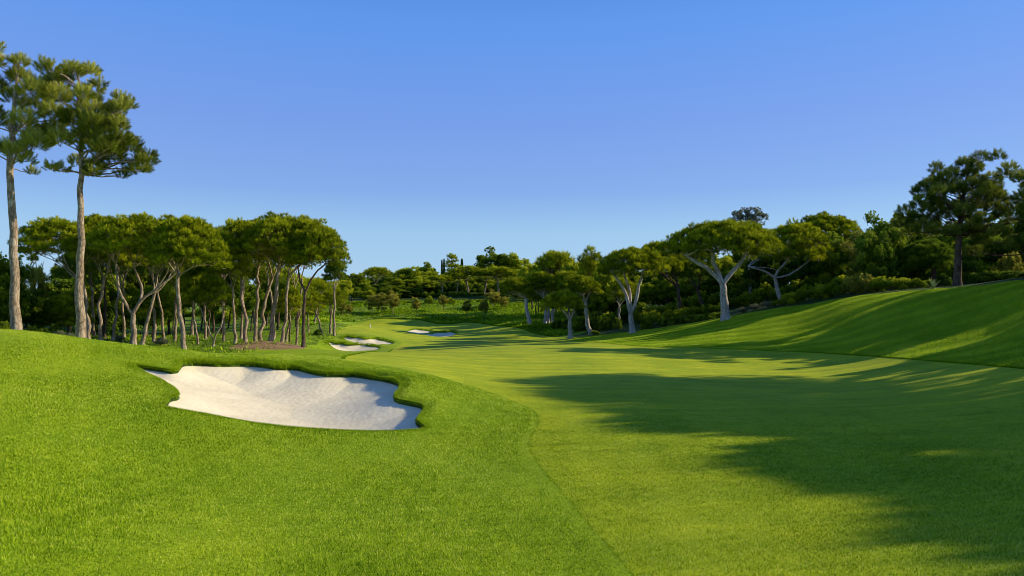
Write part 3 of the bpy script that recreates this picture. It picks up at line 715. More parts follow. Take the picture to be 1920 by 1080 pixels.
stone_pine('dark Y-shaped pine standing alone at the end of the mulch bed', (568, 653), (598, 430, 498, 63), G2, Y=58, top_px=(572, 548), bends_px=[(569, 600)], r0=0.163, n=46, bark=M_BARKD,
    limbs=[[(562, 520, 0), (556, 500, .3)], [(590, 512, 0), (612, 495, -.3)]])
stone_pine('thin dark pine behind the mulch bed', (543, 645), (545, 540, 584, 31), G2, Y=68, top_px=(542, 585), r0=0.086, n=18, m=22, bark=M_BARKD)
stone_pine('slim pale pine standing by the short grass near the sunlit bunkers', (619, 626), (626, 540, 570, 32), 'pines behind the grove', top_px=(621, 570), r0=0.172, n=20, m=26, nmain=3)
stone_pine('leaning slim pine above the small dark bush', (604, 628), (585, 545, 580, 30), 'pines behind the grove', top_px=(590, 572), r0=0.146, n=20, m=26, nmain=3)
stone_pine('straight slim pine behind the Y-shaped pine', (578, 622), (575, 535, 575, 28), 'pines behind the grove', top_px=(577, 565), r0=0.129, n=18, m=26, nmain=3)
stone_pine('dark round-topped pine showing past the end of the big dome', (627, 600), (628, 490, 525, 24), 'pines behind the grove', Y=95, top_px=(627, 545), r0=0.172, n=22, m=36, mat=M_DARK)

for k, (bx, by, cx_, Yg) in enumerate([(178, 640, 175, 63), (233, 643, 232, 66), (288, 648, 284, 60), (308, 648, 300, 68), (328, 649, 330, 64), (418, 650, 415, 66), (452, 645, 462, 72), (386, 652, 384, 70), (536, 643, 548, 76), (515, 641, 508, 78), (556, 645, 566, 74)]):
    stone_pine('one of the slim pine stems filling the second row of the grove', (bx, by), (cx_, 424 + (k * 7) % 17, 494, 54), 'slim second-row pines of the grove', Y=Yg, top_px=(cx_ + (k % 3 - 1) * 5, 520 + (k * 5) % 22), r0=0.13, n=30, m=30, nmain=3)
# ------------------------------------------------------------------ pines along the foot of the slope
G3 = 'umbrella pines along the slope'
P = dict(bark=M_BARKP)
stone_pine('big spreading umbrella pine with whitish trunk and three wide limbs', (1361, 600), (1357, 415, 474, 112), G3, top_px=(1355, 533), bends_px=[(1358, 568)], r0=0.5, n=84, m=44, size=1.35, ry=0.75,
    limbs=[[(1336, 508, 0), (1308, 494, -.3), (1284, 480, -.5)], [(1346, 505, .4), (1338, 475, .8), (1330, 452, 1.0)], [(1380, 508, 0), (1402, 468, .3), (1420, 452, .3)]], **P)
stone_pine('many-limbed pale pine in front of the dark hedge', (1186, 625), (1184, 466, 512, 70), G3, top_px=(1182, 590), r0=0.42, n=52, m=40, size=1.35, ry=0.8,
    limbs=[[(1177, 555, 0), (1160, 525, -.3), (1145, 508, -.4)], [(1185, 550, .6), (1172, 510, .9)], [(1196, 550, -.3), (1198, 520, -.4), (1214, 500, -.5)]], **P)
stone_pine('small low pine with V limbs standing out on the fairway edge', (1070, 635), (1056, 546, 578, 44), G3, top_px=(1068, 600), r0=0.36, n=34, m=34, size=1.4,
    limbs=[[(1060, 585, 0), (1045, 570, -.3)], [(1077, 585, .2), (1078, 568, .5)]], **P)
stone_pine('leaning pine with small dome just behind the low V-limbed pine', (1108, 627), (1086, 517, 550, 44), G3, top_px=(1098, 565), bends_px=[(1100, 605)], r0=0.36, n=34, m=34, size=1.4, **P)
stone_pine('pine at the far fairway edge leaning toward the meadow, low dark crown', (994, 608), (968, 521, 550, 34), G3, top_px=(986, 560), bends_px=[(988, 585)], r0=0.4, n=30, m=32, size=1.6, **P)
for k, (bx, by, tx, lb) in enumerate([(1022, 608, 1024, 'first of three thin trunks close together by the meadow'), (1028, 607, 1030, 'middle of three thin trunks close together by the meadow'), (1036, 606, 1036, 'last of three thin trunks close together by the meadow')]):
    stone_pine(lb, (bx, by), (1012 + 16 * k, 510 + 6 * k, 545, 30), G3, top_px=(tx, 565), r0=0.3, n=22, m=30, size=1.6, **P)
stone_pine('pine with dark trunk between the many-limbed pine and the big spreading one', (1275, 590), (1235, 455, 505, 55), G3, Y=95, top_px=(1272, 540), r0=0.3, n=40, m=40, size=1.5, bark=M_BARKD)
stone_pine('shaded pine with leaning dark trunk behind the hedge', (1322, 592), (1300, 462, 520, 50), G3, Y=98, top_px=(1308, 545), r0=0.28, n=34, m=36, size=1.5, mat=M_DARK, bark=M_BARKD)
stone_pine('thin dead-looking crooked pine behind the many-limbed pine', (1160, 612), (1165, 520, 560, 34), G3, Y=102, top_px=(1161, 575), r0=0.2, n=18, m=22, size=1.5, **P)
stone_pine('pine with sprawling bare side limbs between the big pine and the bushes', (1464, 572), (1490, 418, 486, 66), G3, Y=86, top_px=(1452, 520), bends_px=[(1460, 548)], r0=0.3, n=44, m=42, size=1.5,
    limbs=[[(1435, 508, 0), (1400, 500, -.4)], [(1465, 500, 0), (1490, 470, .4)], [(1475, 520, 0), (1530, 480, .4)]], **P)
stone_pine('broad flat-topped pine highest behind the sprawling one', (1560, 560), (1545, 403, 460, 66), G3, Y=93, top_px=(1550, 500), r0=0.32, n=50, m=44, size=1.6)
stone_pine('shaded pine with black spreading branches beside the big dark pine', (1752, 536), (1738, 452, 505, 56), G3, Y=73, top_px=(1750, 500), r0=0.3, n=40, m=40, size=1.3, nmain=6, bark=M_BARKD, mat=M_DARK)

clump_pine('big dark pine on the crest of the slope, tallest tree on that side', (1795, 538), 60,
    [(1796, 500), (1797, 460), (1802, 400), (1808, 350), (1822, 300)],
    fill([(1825, 286), (1846, 296), (1844, 325), (1872, 326), (1880, 360), (1905, 395), (1900, 432), (1850, 452), (1800, 446), (1745, 448), (1700, 440), (1688, 400), (1712, 366), (1734, 338), (1768, 322), (1775, 300), (1800, 302)], 11, 5), group='loose crowned pines', kind='pine_tree',
    r0=0.33, r1=0.07, m=62, K=14, needle=0.26, nw=0.04, twig=0.30, mat=M_DUSKPINE, bark=M_BARKD, dj=2.6)
clump_pine('dark pine cut by the picture edge beside the big dark pine', (1960, 533), 56,
    [(1958, 480), (1956, 420), (1950, 340)], fill([(1886, 334), (1920, 326), (1990, 330), (2030, 420), (1980, 470), (1870, 478), (1870, 440), (1905, 400), (1896, 365)], 13, 6), group='loose crowned pines', kind='pine_tree',
    r0=0.3, r1=0.07, m=62, K=14, needle=0.26, nw=0.04, twig=0.30, mat=M_DUSKPINE, bark=M_BARKD, dj=2.6)
clump_pine('spiky-topped pine rising behind the leaning pine by the fairway', (1106, 600), 125,
    [(1106, 550), (1106, 500), (1110, 474)], fill([(1104, 468), (1124, 480), (1122, 510), (1130, 540), (1085, 540), (1088, 505), (1090, 485)], 9, 7), group='loose crowned pines', kind='pine_tree',
    r0=0.3, r1=0.08, m=20, K=10, needle=0.5, nw=0.09, twig=0.5, mat=M_PINE, bark=M_BARKD, dj=2.0)
Rl = np.random.default_rng(55)
clump_pine('airy grey-leaved tree showing over the big spreading pine', (1408, 580), 100, [(1405, 500), (1403, 430), (1402, 400)],
    fill([(1360, 412), (1372, 398), (1390, 391), (1420, 390), (1436, 400), (1434, 425), (1440, 460), (1365, 460)], 8, 9), group='broadleaf trees', kind='airy_tree',
    r0=0.25, r1=0.06, m=11, mat=M_GREY, bark=M_BARKP, dj=1.6, leaf=leaf_template(12, 0.4, 0.26, Rl))
clump_pine('pale loose tree drooping between the flat-topped pine and dense dark trees', (1625, 552), 80, [(1624, 520), (1622, 470), (1620, 440)],
    fill([(1606, 428), (1632, 440), (1640, 470), (1650, 500), (1662, 530), (1625, 540), (1598, 530), (1592, 480)], 11, 10), group='broadleaf trees', kind='loose_tree',
    r0=0.18, r1=0.05, m=16, mat=M_OLIVE, bark=M_BARKP, dj=1.6, leaf=leaf_template(12, 0.4, 0.2, Rl))

# ------------------------------------------------------------------ tree kinds that repeat in the woods
def strip(o, t, c, barkm, limbs=None):
    out = []
    if t is not None and t.V: out.append(('trunk', t.mesh('trunk', barkm)))
    if limbs is not None and limbs.V: out.append(('branches', limbs.mesh('branches', barkm)))
    if c is not None: out.append(('crown', c))
    return out
def proto_umbrella(seed, h=10.0, Rx=4.0, bark=None, mat=None, n=34, m=26):
    R = np.random.default_rng(seed); rc = 1.25 * Rx / math.sqrt(n)
    C = dome((0, 0, h * 0.76), Rx - rc * .8, Rx - rc * .8, h * 0.24 - rc * .8, n, R)
    return strip(None, *(lambda t, l, c: (t, c, bark or M_BARK, l))(*umbrella_data(np.zeros(3), np.array([R.normal(0, .5), R.normal(0, .5), h * 0.48]), C, R, 0.24, None, 4, None, rc, m, 1.7, 7, mat, None)))
def proto_broad(seed, h=9.0, Rx=3.2, z0=0.12, mat=None, bark=None, n=56, m=30, leaf=0.36, tr=0.5, trunk_r=0.2, top=1.0, K=9):
    R = np.random.default_rng(seed)
    zc = h * (1 + z0) / 2; rz = h * (1 - z0) / 2; C = []
    while len(C) < n:
        d = R.normal(0, 1, 3); d /= np.linalg.norm(d); q = R.uniform(0.45, 0.95)
        s = 1.0 if d[2] > 0 else 1.08
        C.append([d[0] * Rx * q * s, d[1] * Rx * q * s, zc + d[2] * rz * q])
    C = np.array(C) + R.normal(0, 0.12 * Rx, (n, 3)); rad = 0.30 * Rx * R.uniform(0.6, 1.25, n)
    C[:, 2] = np.maximum(C[:, 2], h * z0 + 0.1)
    tb, lb = Tubes(), Tubes()
    P = trunk_path(np.array([0, 0, -0.3]), np.array([R.normal(0, .2), R.normal(0, .2), h * (z0 + 0.2)]), R=R); tb.add(P, flare(len(P), trunk_r, trunk_r * 0.6), 7)
    grow(lb, P[-1], trunk_r * 0.6, C[R.permutation(n)[:22]], R, 0, 4, 0.02)
    p, d, s = clump_tufts(C, rad, m, R, flat=0.85, up=0.4, low=-0.7)
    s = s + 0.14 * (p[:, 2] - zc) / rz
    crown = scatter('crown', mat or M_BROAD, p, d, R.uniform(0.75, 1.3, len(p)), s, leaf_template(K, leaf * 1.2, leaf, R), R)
    return strip(None, tb, crown, bark or M_BARKD, lb)
def proto_shrub(seed, h=1.6, Rx=1.3, mat=None, leaf=0.17, n=16, m=22):
    R = np.random.default_rng(seed); C = []
    for _ in range(n):
        a = R.uniform(0, 6.28); q = math.sqrt(R.random()) * 0.75
        C.append([q * Rx * math.cos(a), q * Rx * math.sin(a), h * (0.15 + 0.6 * R.random() * (1 - q * q))])
    C = np.array(C); rad = 0.42 * Rx * R.uniform(0.6, 1.2, n) * 0.8
    tb = Tubes()
    for c in C[:8]: tb.add(curve([c[0] * .2, c[1] * .2, -0.1], c, 4, 0.1, 0, R), [0.03, 0.025, 0.02, 0.012], 4)
    p, d, s = clump_tufts(C, rad, m, R, flat=0.9, up=0.6, low=-0.6)
    p[:, 2] = np.maximum(p[:, 2], 0.03)
    crown = scatter('foliage', mat or M_BROAD, p, d, R.uniform(0.7, 1.3, len(p)), s, leaf_template(9, leaf * 1.2, leaf, R), R)
    return [('stems', tb.mesh('stems', M_BARKD)), ('foliage', crown)]
def proto_cypress(seed, h=11.0, Rx=1.0):
    R = np.random.default_rng(seed); n = 46; t = np.linspace(0.06, 0.97, n)
    w_ = Rx * np.minimum(1, t * 7) * (1 - t) ** 0.6 * 0.62
    a = np.arange(n) * 2.4; C = np.stack([w_ * np.cos(a) * .7, w_ * np.sin(a) * .7, t * h], 1)
    p, d, s = clump_tufts(C, 0.25 + w_ * 0.55, 18, R, flat=1.5, up=1.4, low=-0.8)
    tb = Tubes(); tb.add(np.array([[0, 0, -.2], [0, 0, h * .3], [0, 0, h * .9]]), [0.14, 0.1, 0.03], 6)
    return strip(None, tb, scatter('crown', M_DARK, p, d, R.uniform(.8, 1.2, len(p)), s - 0.05, leaf_template(8, 0.3, 0.3, R), R), M_BARKD)
HUMB = [proto_umbrella(900 + k, n=30 + 4 * k) for k in range(3)]
HUMBD = [proto_umbrella(910 + k, n=30, mat=M_DARK, bark=M_BARKD) for k in range(2)]
HROUND = [proto_broad(920 + k, 9.0, 3.2, 0.22, n=40 + 5 * k) for k in range(3)]
HDENSE = [proto_broad(930 + k, 9.0, 3.4, 0.02, mat=M_DARK, n=60, m=32) for k in range(3)]
HOLIVE = [proto_broad(940 + k, 6.0, 2.5, 0.25, mat=M_OLIVE, n=30, m=16, leaf=0.28, trunk_r=0.14, bark=M_BARK) for k in range(2)]
HLOLLY = [proto_broad(950 + k, 5.0, 1.7, 0.36, mat=M_OLIVE, n=34, m=18, leaf=0.22, trunk_r=0.11) for k in range(2)]
HSHRUB = [proto_shrub(960 + k, mat=M_BROAD) for k in range(2)]
HSHRUBD = [proto_shrub(970 + k, mat=M_DARK) for k in range(2)]
HSHRUBO = [proto_shrub(980 + k, mat=M_OLIVE) for k in range(1)]
HSHRUBG = [proto_shrub(985, h=1.6, mat=M_GREY, leaf=0.13, m=14)]
HCYP = [proto_cypress(990)]
def spiky(seed, h=12, Rx=3.2):
    R = np.random.default_rng(seed); n = 46; C = []; tb, lb = Tubes(), Tubes()
    tb.add(trunk_path([0, 0, -.3], [0, 0, h * .95], R=R, wob=.004), flare(9, .22, .05), 7)
    for k in range(n):
        t = R.uniform(0.3, 1); q = Rx * (1 - t) ** 0.55 * R.uniform(0.35, 1.0) * 1.15; a = R.uniform(0, 6.28)
        c = np.array([q * math.cos(a), q * math.sin(a), h * t - 0.3]); C.append(c); tb.add(curve([0, 0, c[2] - 0.4 * q], c, 5, .06, 0, R), np.linspace(.05, .015, 5), 4)
    p, d, s = clump_tufts(np.array(C), R.uniform(.5, .9, n), 20, R, flat=.8, up=.8)
    return strip(None, tb, scatter('crown', M_PINE, p, d, R.uniform(.8, 1.3, len(p)), s, tuft_template(9, .5, .09, .45, R), R), M_BARKD, lb)
HSPIKY = [spiky(995), spiky(996)]
H0 = {id(HUMB): (10, 4), id(HUMBD): (10, 4), id(HROUND): (9.3, 3.7), id(HDENSE): (9.3, 4.0), id(HOLIVE): (6.3, 2.9), id(HLOLLY): (5.3, 2.0), id(HSHRUB): (1.7, 1.6), id(HSHRUBD): (1.7, 1.6), id(HSHRUBO): (1.7, 1.6), id(HSHRUBG): (1.7, 1.6), id(HCYP): (11.3, .95), id(HSPIKY): (12.3, 3.4)}
PI_ = [0]
def put(protos, xyz, sx, sz, kind, label, cat, group, rot=None):
    PI_[0] += 1; pr = protos[PI_[0] % len(protos)]
    e = empty(kind, xyz); tag(e, label, cat, group)
    e.rotation_euler = (0, 0, random.uniform(0, 6.28) if rot is None else rot); e.scale = (sx, sx, sz)
    for nm, me in pr: link(nm, me, e)
    return e
def put_px(protos, px, top, hw, Y=None, base=None, kind='tree', label='', cat='tree', group=None, sink=0.0):
    """stand a tree where the photograph shows it: crown top at row top, half width hw, at depth Y or at the ground under row base"""
    if Y is None: x, Y = hit(px, base)
    else: x = (px - CX) / F * Y
    z = gz(x, Y) - sink
    H, Rr = H0[id(protos)]
    h = (CAMH - (top - HY) / F * Y) - z
    return put(protos, (x, Y, z), (hw / F * Y) / Rr, h / H, kind, label, cat, group)

# far hill --------------------------------------------------------
FH = 'trees on the far hill'
far = [
 (HROUND, 668, 509, 26, 200, 'broadleaf_tree', 'round green tree at the low end of the far hill, first past the grove'),
 (HUMB, 707, 503, 24, 190, 'umbrella_pine', 'single umbrella pine with pale forked stem over the olive trees'),
 (HDENSE, 735, 513, 29, 205, 'dense_tree', 'dark dense tree between the single umbrella pine and the broad dark one'),
 (HROUND, 766, 499, 39, 210, 'broadleaf_tree', 'broad dark tree with the highest dome before the cypresses'),
 (HROUND, 800, 496, 21, 225, 'broadleaf_tree', 'thin airy tree just before the twin cypresses'),
 (HSPIKY, 803, 494, 13, 230, 'pine_tree', 'small spiky pine just before the twin cypresses'),
 (HCYP, 828.5, 486, 2.6, 224, 'cypress', 'first of the narrow twin cypresses on the skyline'),
 (HCYP, 832.5, 484, 2.6, 226, 'cypress', 'second of the narrow twin cypresses on the skyline'),
 (HCYP, 866, 484, 3.8, 224, 'cypress', 'single dark cypress beside the round skyline pine'),
 (HSPIKY, 847, 476, 22, 226, 'pine_tree', 'skyline pine between the twin cypresses and the single cypress'),
 (HROUND, 922, 469, 35, 222, 'broadleaf_tree', 'largest round tree on the skyline above the umbrella pines'),
 (HROUND, 971, 476, 32, 222, 'broadleaf_tree', 'round skyline tree nearest the fairway pines'),
 (HROUND, 900, 493, 18, 228, 'broadleaf_tree', 'low bluish tree at the foot of the largest round skyline tree'),
 (HUMB, 830, 517, 28, 190, 'umbrella_pine', 'first umbrella pine of the row on the far hill'),
 (HUMB, 856, 510, 24, 192, 'umbrella_pine', 'second umbrella pine of the row on the far hill'),
 (HUMB, 879, 501, 33, 194, 'umbrella_pine', 'tallest umbrella pine of the row, under the single cypress'),
 (HUMB, 908, 507, 24, 192, 'umbrella_pine', 'umbrella pine of the row below the largest round skyline tree'),
 (HUMB, 935, 502, 34, 190, 'umbrella_pine', 'umbrella pine of the row with gold edge, below the gap between two round trees'),
 (HUMB, 964, 508, 25, 188, 'umbrella_pine', 'umbrella pine of the row below the last round skyline tree'),
 (HUMBD, 987, 516, 24, 184, 'umbrella_pine', 'last umbrella pine of the row, darkest'),
]
for pr, px, top, hw, Y, kd, lb in far: put_px(pr, px, top, hw, Y, kind=kd, label=lb, group=FH)
for px, top, hw, Y in [(660, 535, 22, 175), (684, 528, 22, 180), (715, 528, 22, 188), (742, 524, 24, 192), (772, 522, 24, 196), (798, 524, 22, 200), (690, 545, 16, 172), (815, 528, 18, 205), (640, 520, 22, 165), (618, 530, 24, 150), (596, 535, 24, 140), (671, 518, 24, 205), (702, 522, 24, 207), (727, 512, 26, 212), (751, 511, 26, 214), (783, 508, 26, 218), (809, 512, 24, 220), (835, 514, 24, 222), (859, 512, 24, 224), (885, 510, 24, 222), (911, 512, 24, 224), (937, 510, 24, 222), (961, 512, 24, 222), (985, 510, 24, 220), (1009, 506, 26, 200), (1031, 512, 26, 180), (757, 540, 22, 186), (779, 540, 20, 188), (735, 545, 20, 182)]:
    put_px(HDENSE if px % 2 else HROUND, px, top, hw, Y, kind='dense_tree', label='shaded green tree packed into the far wood below the skyline', group='trees packed in the far wood')
for k in range(64):
    px = 640 + (k % 32) * 12.2 + random.uniform(-3, 3); line = np.interp(px, [640, 700, 760, 850, 900, 1000, 1030], [520, 514, 508, 510, 506, 505, 505])
    put_px((HROUND, HROUND, HROUND, HDENSE)[k % 4], px, line + random.uniform(-3, 9) + (k // 32) * 10, 21, (216, 204)[k // 32] + random.uniform(-3, 8), kind='hill_tree', label='leafy tree in the continuous green belt closing the valley', group='belt of trees closing the valley')
for k in range(22):
    put_px(HSHRUBD if k % 3 else HSHRUB, 800 + k * 10 + random.uniform(-3, 3), 526 + random.uniform(-4, 6), 15, 201 + random.uniform(-2, 3), kind='dark_bush', label='tall dark bush closing the gaps between the far umbrella pine stems', cat='bush', group='tall bushes between the far umbrella pine stems')
for k in range(24):
    put_px(HSHRUBD if k % 2 else HSHRUB, 790 + k * 9 + random.uniform(-3, 3), 546 + random.uniform(-2, 5), 10, 187 + random.uniform(-3, 3), kind='dark_bush', label='low bush at the feet of the far umbrella pines', cat='bush', group='low bushes at the feet of the far umbrella pines')
for px in range(815, 1010, 16):
    put_px(HSHRUBD, px + random.uniform(-4, 4), 534 + random.uniform(-3, 3), 16, 206 + random.uniform(-3, 6), kind='dark_bush', label='dark bush behind the trunks of the far umbrella pines', cat='bush', group='bushes behind the far umbrella pines')
for px in list(range(700, 1000, 21)):
    put_px(HSHRUB, px + random.uniform(-5, 5), 556 + random.uniform(-7, 9), 13, 176 + random.uniform(-6, 6), kind='dark_bush', label='green bush on the bank below the far umbrella pines', cat='bush', group='bushes on the far bank')
for px, top, hw, base, lb in [(715, 548, 20, 589, 'olive tree with spreading crown at the edge of the far wood'), (737, 547, 17, 588, 'last olive tree of the row, nearest the round young trees'), (698, 552, 15, 587, 'smaller olive tree further into the shade'), (655, 568, 9, 592, 'small bright bushy tree at the foot of the far wood'), (642, 562, 10, 594, 'small dull tree next to the small bright one')]:
    put_px(HOLIVE, px, top, hw, base=base, kind='olive_tree', label=lb, group='olive trees at the far meadow')
for pr, px, top, hw, base, lb in [(HLOLLY, 780.5, 556, 11, 593, 'round young tree with bare stem, first on the far meadow'), (HLOLLY, 831, 552, 10.5, 586, 'round golden young tree on the bank'), (HLOLLY, 875, 561, 12, 597, 'round grey-green young tree in the middle of the meadow'), (HLOLLY, 908, 560, 10, 603, 'dim young tree lowest on the meadow'), (HOLIVE, 925, 545, 19, 576, 'bushy tree on the meadow bank, widest there'), (HOLIVE, 945, 555, 10, 580, 'small bushy tree beside the widest meadow tree')]:
    put_px(pr, px, top, hw, base=base, kind='young_tree', label=lb, group='young trees on the far meadow')
# woods behind the fairway pines ----------------------------------
for pr, px, top, hw, Y, kd, lb in [
 (HROUND, 1005, 500, 24, 145, 'broadleaf_tree', 'dark tree behind the low dark crown by the meadow'),
 (HUMB, 1042, 476, 34, 145, 'umbrella_pine', 'high dark umbrella pine behind the three thin trunks'),
 (HROUND, 1018, 490, 20, 150, 'broadleaf_tree', 'rounded tree beside the high dark umbrella pine'),
 (HROUND, 1075, 486, 26, 140, 'broadleaf_tree', 'leafy tree between the high umbrella pine and the spiky-topped pine'),
 (HUMB, 1065, 512, 30, 128, 'umbrella_pine', 'pale green umbrella pine behind the small low V-limbed pine'),
 (HROUND, 1135, 496, 26, 120, 'broadleaf_tree', 'dense tree between the spiky pine and many-limbed pine'),
 (HUMBD, 1250, 458, 46, 112, 'umbrella_pine', 'shaded umbrella pine behind the gap beside the big spreading pine'),
 (HDENSE, 1440, 440, 46, 100, 'dense_tree', 'black-green tree behind the right limb of the big spreading pine'),
 (HDENSE, 1575, 432, 44, 88, 'dense_tree', 'leafy tree under the flat-topped pine'),
 (HDENSE, 1660, 394, 44, 76, 'dense_tree', 'dense bright green-topped tree before the big dark pine'),
 (HDENSE, 1700, 384, 36, 80, 'dense_tree', 'taller dense tree tucked against the big dark pine'),
 (HDENSE, 1640, 430, 34, 72, 'dense_tree', 'dark rounded tree low in front of the dense bright-topped tree'),
 (HDENSE, 1850, 420, 50, 78, 'dense_tree', 'dark tree directly behind the big dark pine'),
 (HDENSE, 1910, 430, 46, 74, 'dense_tree', 'dark tree behind the pine cut by the picture edge'),
 ]: put_px(pr, px, top, hw, Y, kind=kd, label=lb, group='trees behind the slope pines')
for px, top, hw, Y in [(1130, 535, 26, 118), (1160, 528, 28, 120), (1195, 524, 28, 116), (1225, 522, 28, 114), (1258, 520, 30, 112), (1290, 515, 28, 116), (1320, 510, 28, 112), (1350, 505, 30, 110), (1385, 500, 32, 108), (1420, 500, 32, 104), (1100, 545, 22, 124)]:
    put_px(HROUND if px % 20 else HDENSE, px, top, hw, Y, kind='woodland_tree', label='leafy woodland tree lit through the trunks behind the slope pines', group='woodland trees behind the slope pines')
for k in range(26):
    px = 1090 + k * 33; line = np.interp(px, [1090, 1250, 1450, 1600, 1700, 1900, 1960], [505, 478, 440, 425, 415, 400, 400])
    put_px(HDENSE if k % 2 else HROUND, px, line + random.uniform(4, 24), 46, np.interp(px, [1090, 1400, 1700, 1960], [140, 118, 96, 84]) + random.uniform(-4, 6), kind='woodland_tree', label='tree in the dark wood closing the view behind the slope pines', group='trees closing the view behind the slope pines')
for k in range(30):
    px = 1085 + k * 29; line = np.interp(px, [1085, 1250, 1450, 1600, 1800, 1960], [585, 560, 530, 505, 490, 485])
    put_px((HSHRUB, HSHRUBD, HSHRUB)[k % 3], px, line + random.uniform(-8, 8), 30, np.interp(px, [1085, 1400, 1700, 1960], [112, 98, 80, 72]) + random.uniform(-3, 3), kind='understorey_bush', label='understorey bush in the wood behind the slope pines', cat='bush', group='understorey behind the slope pines')
for px, top, hw, Y in [(998, 488, 30, 158), (1026, 480, 34, 152), (1054, 480, 34, 150), (1082, 482, 32, 146), (1112, 486, 30, 138), (1140, 488, 30, 130), (1010, 512, 26, 150), (1066, 514, 28, 144), (1096, 518, 26, 138)]:
    put_px(HROUND, px, top, hw, Y, kind='round_tree', label='round leafy tree in the high bank of trees just past the meadow', group='high bank of round trees past the meadow')
def bush_row(items, protos, label, group, kind='bush'):
    for px, top, hw, Y in items: put_px(protos, px, top, hw, Y, kind=kind, label=label, cat='bush', group=group)
bush_row([(1212, 588, 20, 90), (1225, 580, 24, 93)], HSHRUB, 'leafy sunlit bush at the end of the dark hedge, beside the many-limbed pine', 'sunlit bushes by the hedge')
bush_row([(1245 + 17 * k, 592 - 1.6 * k, 15, 88 - 1.3 * k) for k in range(7)], HSHRUBD, 'dark low bush forming the hedge left of the big white trunk', 'bushes of the dark hedge', 'hedge_bush')
bush_row([(1255 + 16 * k, 578 - 2 * k, 17, 95 - k) for k in range(7)], HSHRUB, 'yellow-green bush behind the dark hedge', 'bushes behind the hedge')
bush_row([(1392, 572, 18, 80), (1415, 565, 20, 80), (1440, 560, 22, 79)], HSHRUBG, 'dry greyish bush beside the white trunk of the big spreading pine', 'dry bushes beside the big pine')
bush_row([(1462, 560, 20, 77), (1488, 545, 26, 76), (1515, 532, 28, 75), (1542, 528, 28, 74), (1568, 520, 28, 72)], HSHRUB, 'tall leafy green bush below the flat-topped pine', 'tall bushes below the flat-topped pine')
bush_row([(1595, 512, 28, 71), (1622, 508, 26, 70)], HSHRUBO, 'pale leafy bush under the drooping pale tree', 'pale bushes')
bush_row([(1648, 515, 26, 69), (1672, 518, 24, 68), (1696, 518, 24, 67.5), (1720, 520, 20, 67), (1740, 522, 16, 68)], HSHRUB, 'flowering yellow-green bush near the spiky agave', 'bushes near the agave')
bush_row([(1768, 508, 20, 70), (1830, 507, 24, 68), (1850, 503, 26, 67), (1880, 503, 26, 66), (1905, 505, 26, 64), (1935, 505, 30, 62), (1815, 480, 28, 73)], HSHRUBD, 'dark bush behind the trunk of the big dark pine', 'bushes behind the big dark pine')
bush_row([(1880, 470, 24, 70), (1905, 465, 26, 68)], HSHRUBO, 'yellowish bush catching light under the pine cut by the picture edge', 'yellowish bushes')
bush_row([(1045 + 16 * k, 590 + random.uniform(-4, 4), 13, 118 - k * 2.5) for k in range(8)], HSHRUBD, 'dark undergrowth bush between the fairway pines', 'undergrowth between the fairway pines')
put_px(HSHRUBD, 1115, 618, 14, 98, kind='bush', label='low dark bush at the foot of the leaning pine by the fairway', cat='bush', group='bushes')
put_px(HSHRUBD, 596, 615, 11, base=630, kind='bush', label='single small dark bush below the leaning slim pine', cat='bush', group='bushes')
# woods behind the grove ------------------------------------------
for k, (px, top, hw, Y) in enumerate([(12, 478, 44, 52), (-40, 470, 60, 50), (-130, 466, 60, 52), (-220, 470, 60, 54), (-310, 470, 60, 56), (-90, 476, 60, 66), (-400, 474, 60, 58), (48, 505, 34, 62), (110, 512, 46, 72), (150, 490, 46, 80), (190, 480, 50, 76), (232, 486, 50, 84), (275, 478, 50, 80), (318, 486, 50, 86), (360, 492, 48, 82), (400, 486, 48, 90), (440, 494, 46, 86), (480, 496, 46, 94), (520, 500, 46, 100), (555, 508, 40, 106), (590, 524, 32, 116),
                                      (170, 520, 40, 66), (290, 528, 40, 72), (215, 530, 38, 68), (130, 540, 36, 64), (60, 540, 36, 56)]):
    put_px((HDENSE, HROUND, HUMBD, HDENSE, HROUND)[k % 5] if px < 290 else (HROUND, HROUND, HUMB)[k % 3], px, top, hw, Y, kind='woodland_tree', label='shaded tree in the dark wood behind the pine grove', group='trees in the wood behind the grove')
for k in range(34):
    px = -20 + k * 18.5 + random.uniform(-6, 6)
    put_px(HSHRUBD if k % 3 and px < 280 else HSHRUB, px, 578 + random.uniform(-14, 8), 26, (104 if px < 280 else 124) + 14 * math.sin(k) + k * 0.3, kind='undergrowth_bush', label='undergrowth bush at the back of the pine grove', cat='bush', group='undergrowth at the back of the grove')
for px, Y in [(285, 74), (305, 90), (325, 80), (378, 98), (415, 84), (428, 104), (470, 90), (520, 95), (556, 90), (500, 110), (390, 78), (345, 96)]:
    put_px(HUMBD, px, 535 + random.uniform(-12, 12), 26, Y, kind='woodland_pine', label='thin pine stem standing in the sunlit clearing behind the pines', group='thin pines in the clearing')
put_px(HOLIVE, 70, 488, 22, 60, kind='loose_tree', label='pale loose tree against the sky gap beside the edge pine', cat='tree', group='broadleaf trees')
for px, top, hw, Y, lb in [(302, 628, 24, 55, 'bushy grey shrub between the forked pine and the pale slanting pine'), (225, 622, 13, 54, 'thin grey shrub between the thin leaning pine and forked pine')]:
    put_px(HSHRUBG, px, top, hw, Y, kind='shrub', label=lb, cat='bush', group='grey shrubs in the grove')
for px, top, hw, Y in [(60, 608, 16, 44), (80, 612, 14, 45), (110, 616, 16, 46), (130, 620, 12, 46), (10, 598, 18, 43), (-20, 590, 20, 43)]:
    put_px(HSHRUBG if px in (110, 130) else HSHRUBD, px, top, hw, Y, kind='shrub', label='scrubby low plant at the foot of the wood behind the tall pines', cat='bush', group='scrub behind the tall pines')

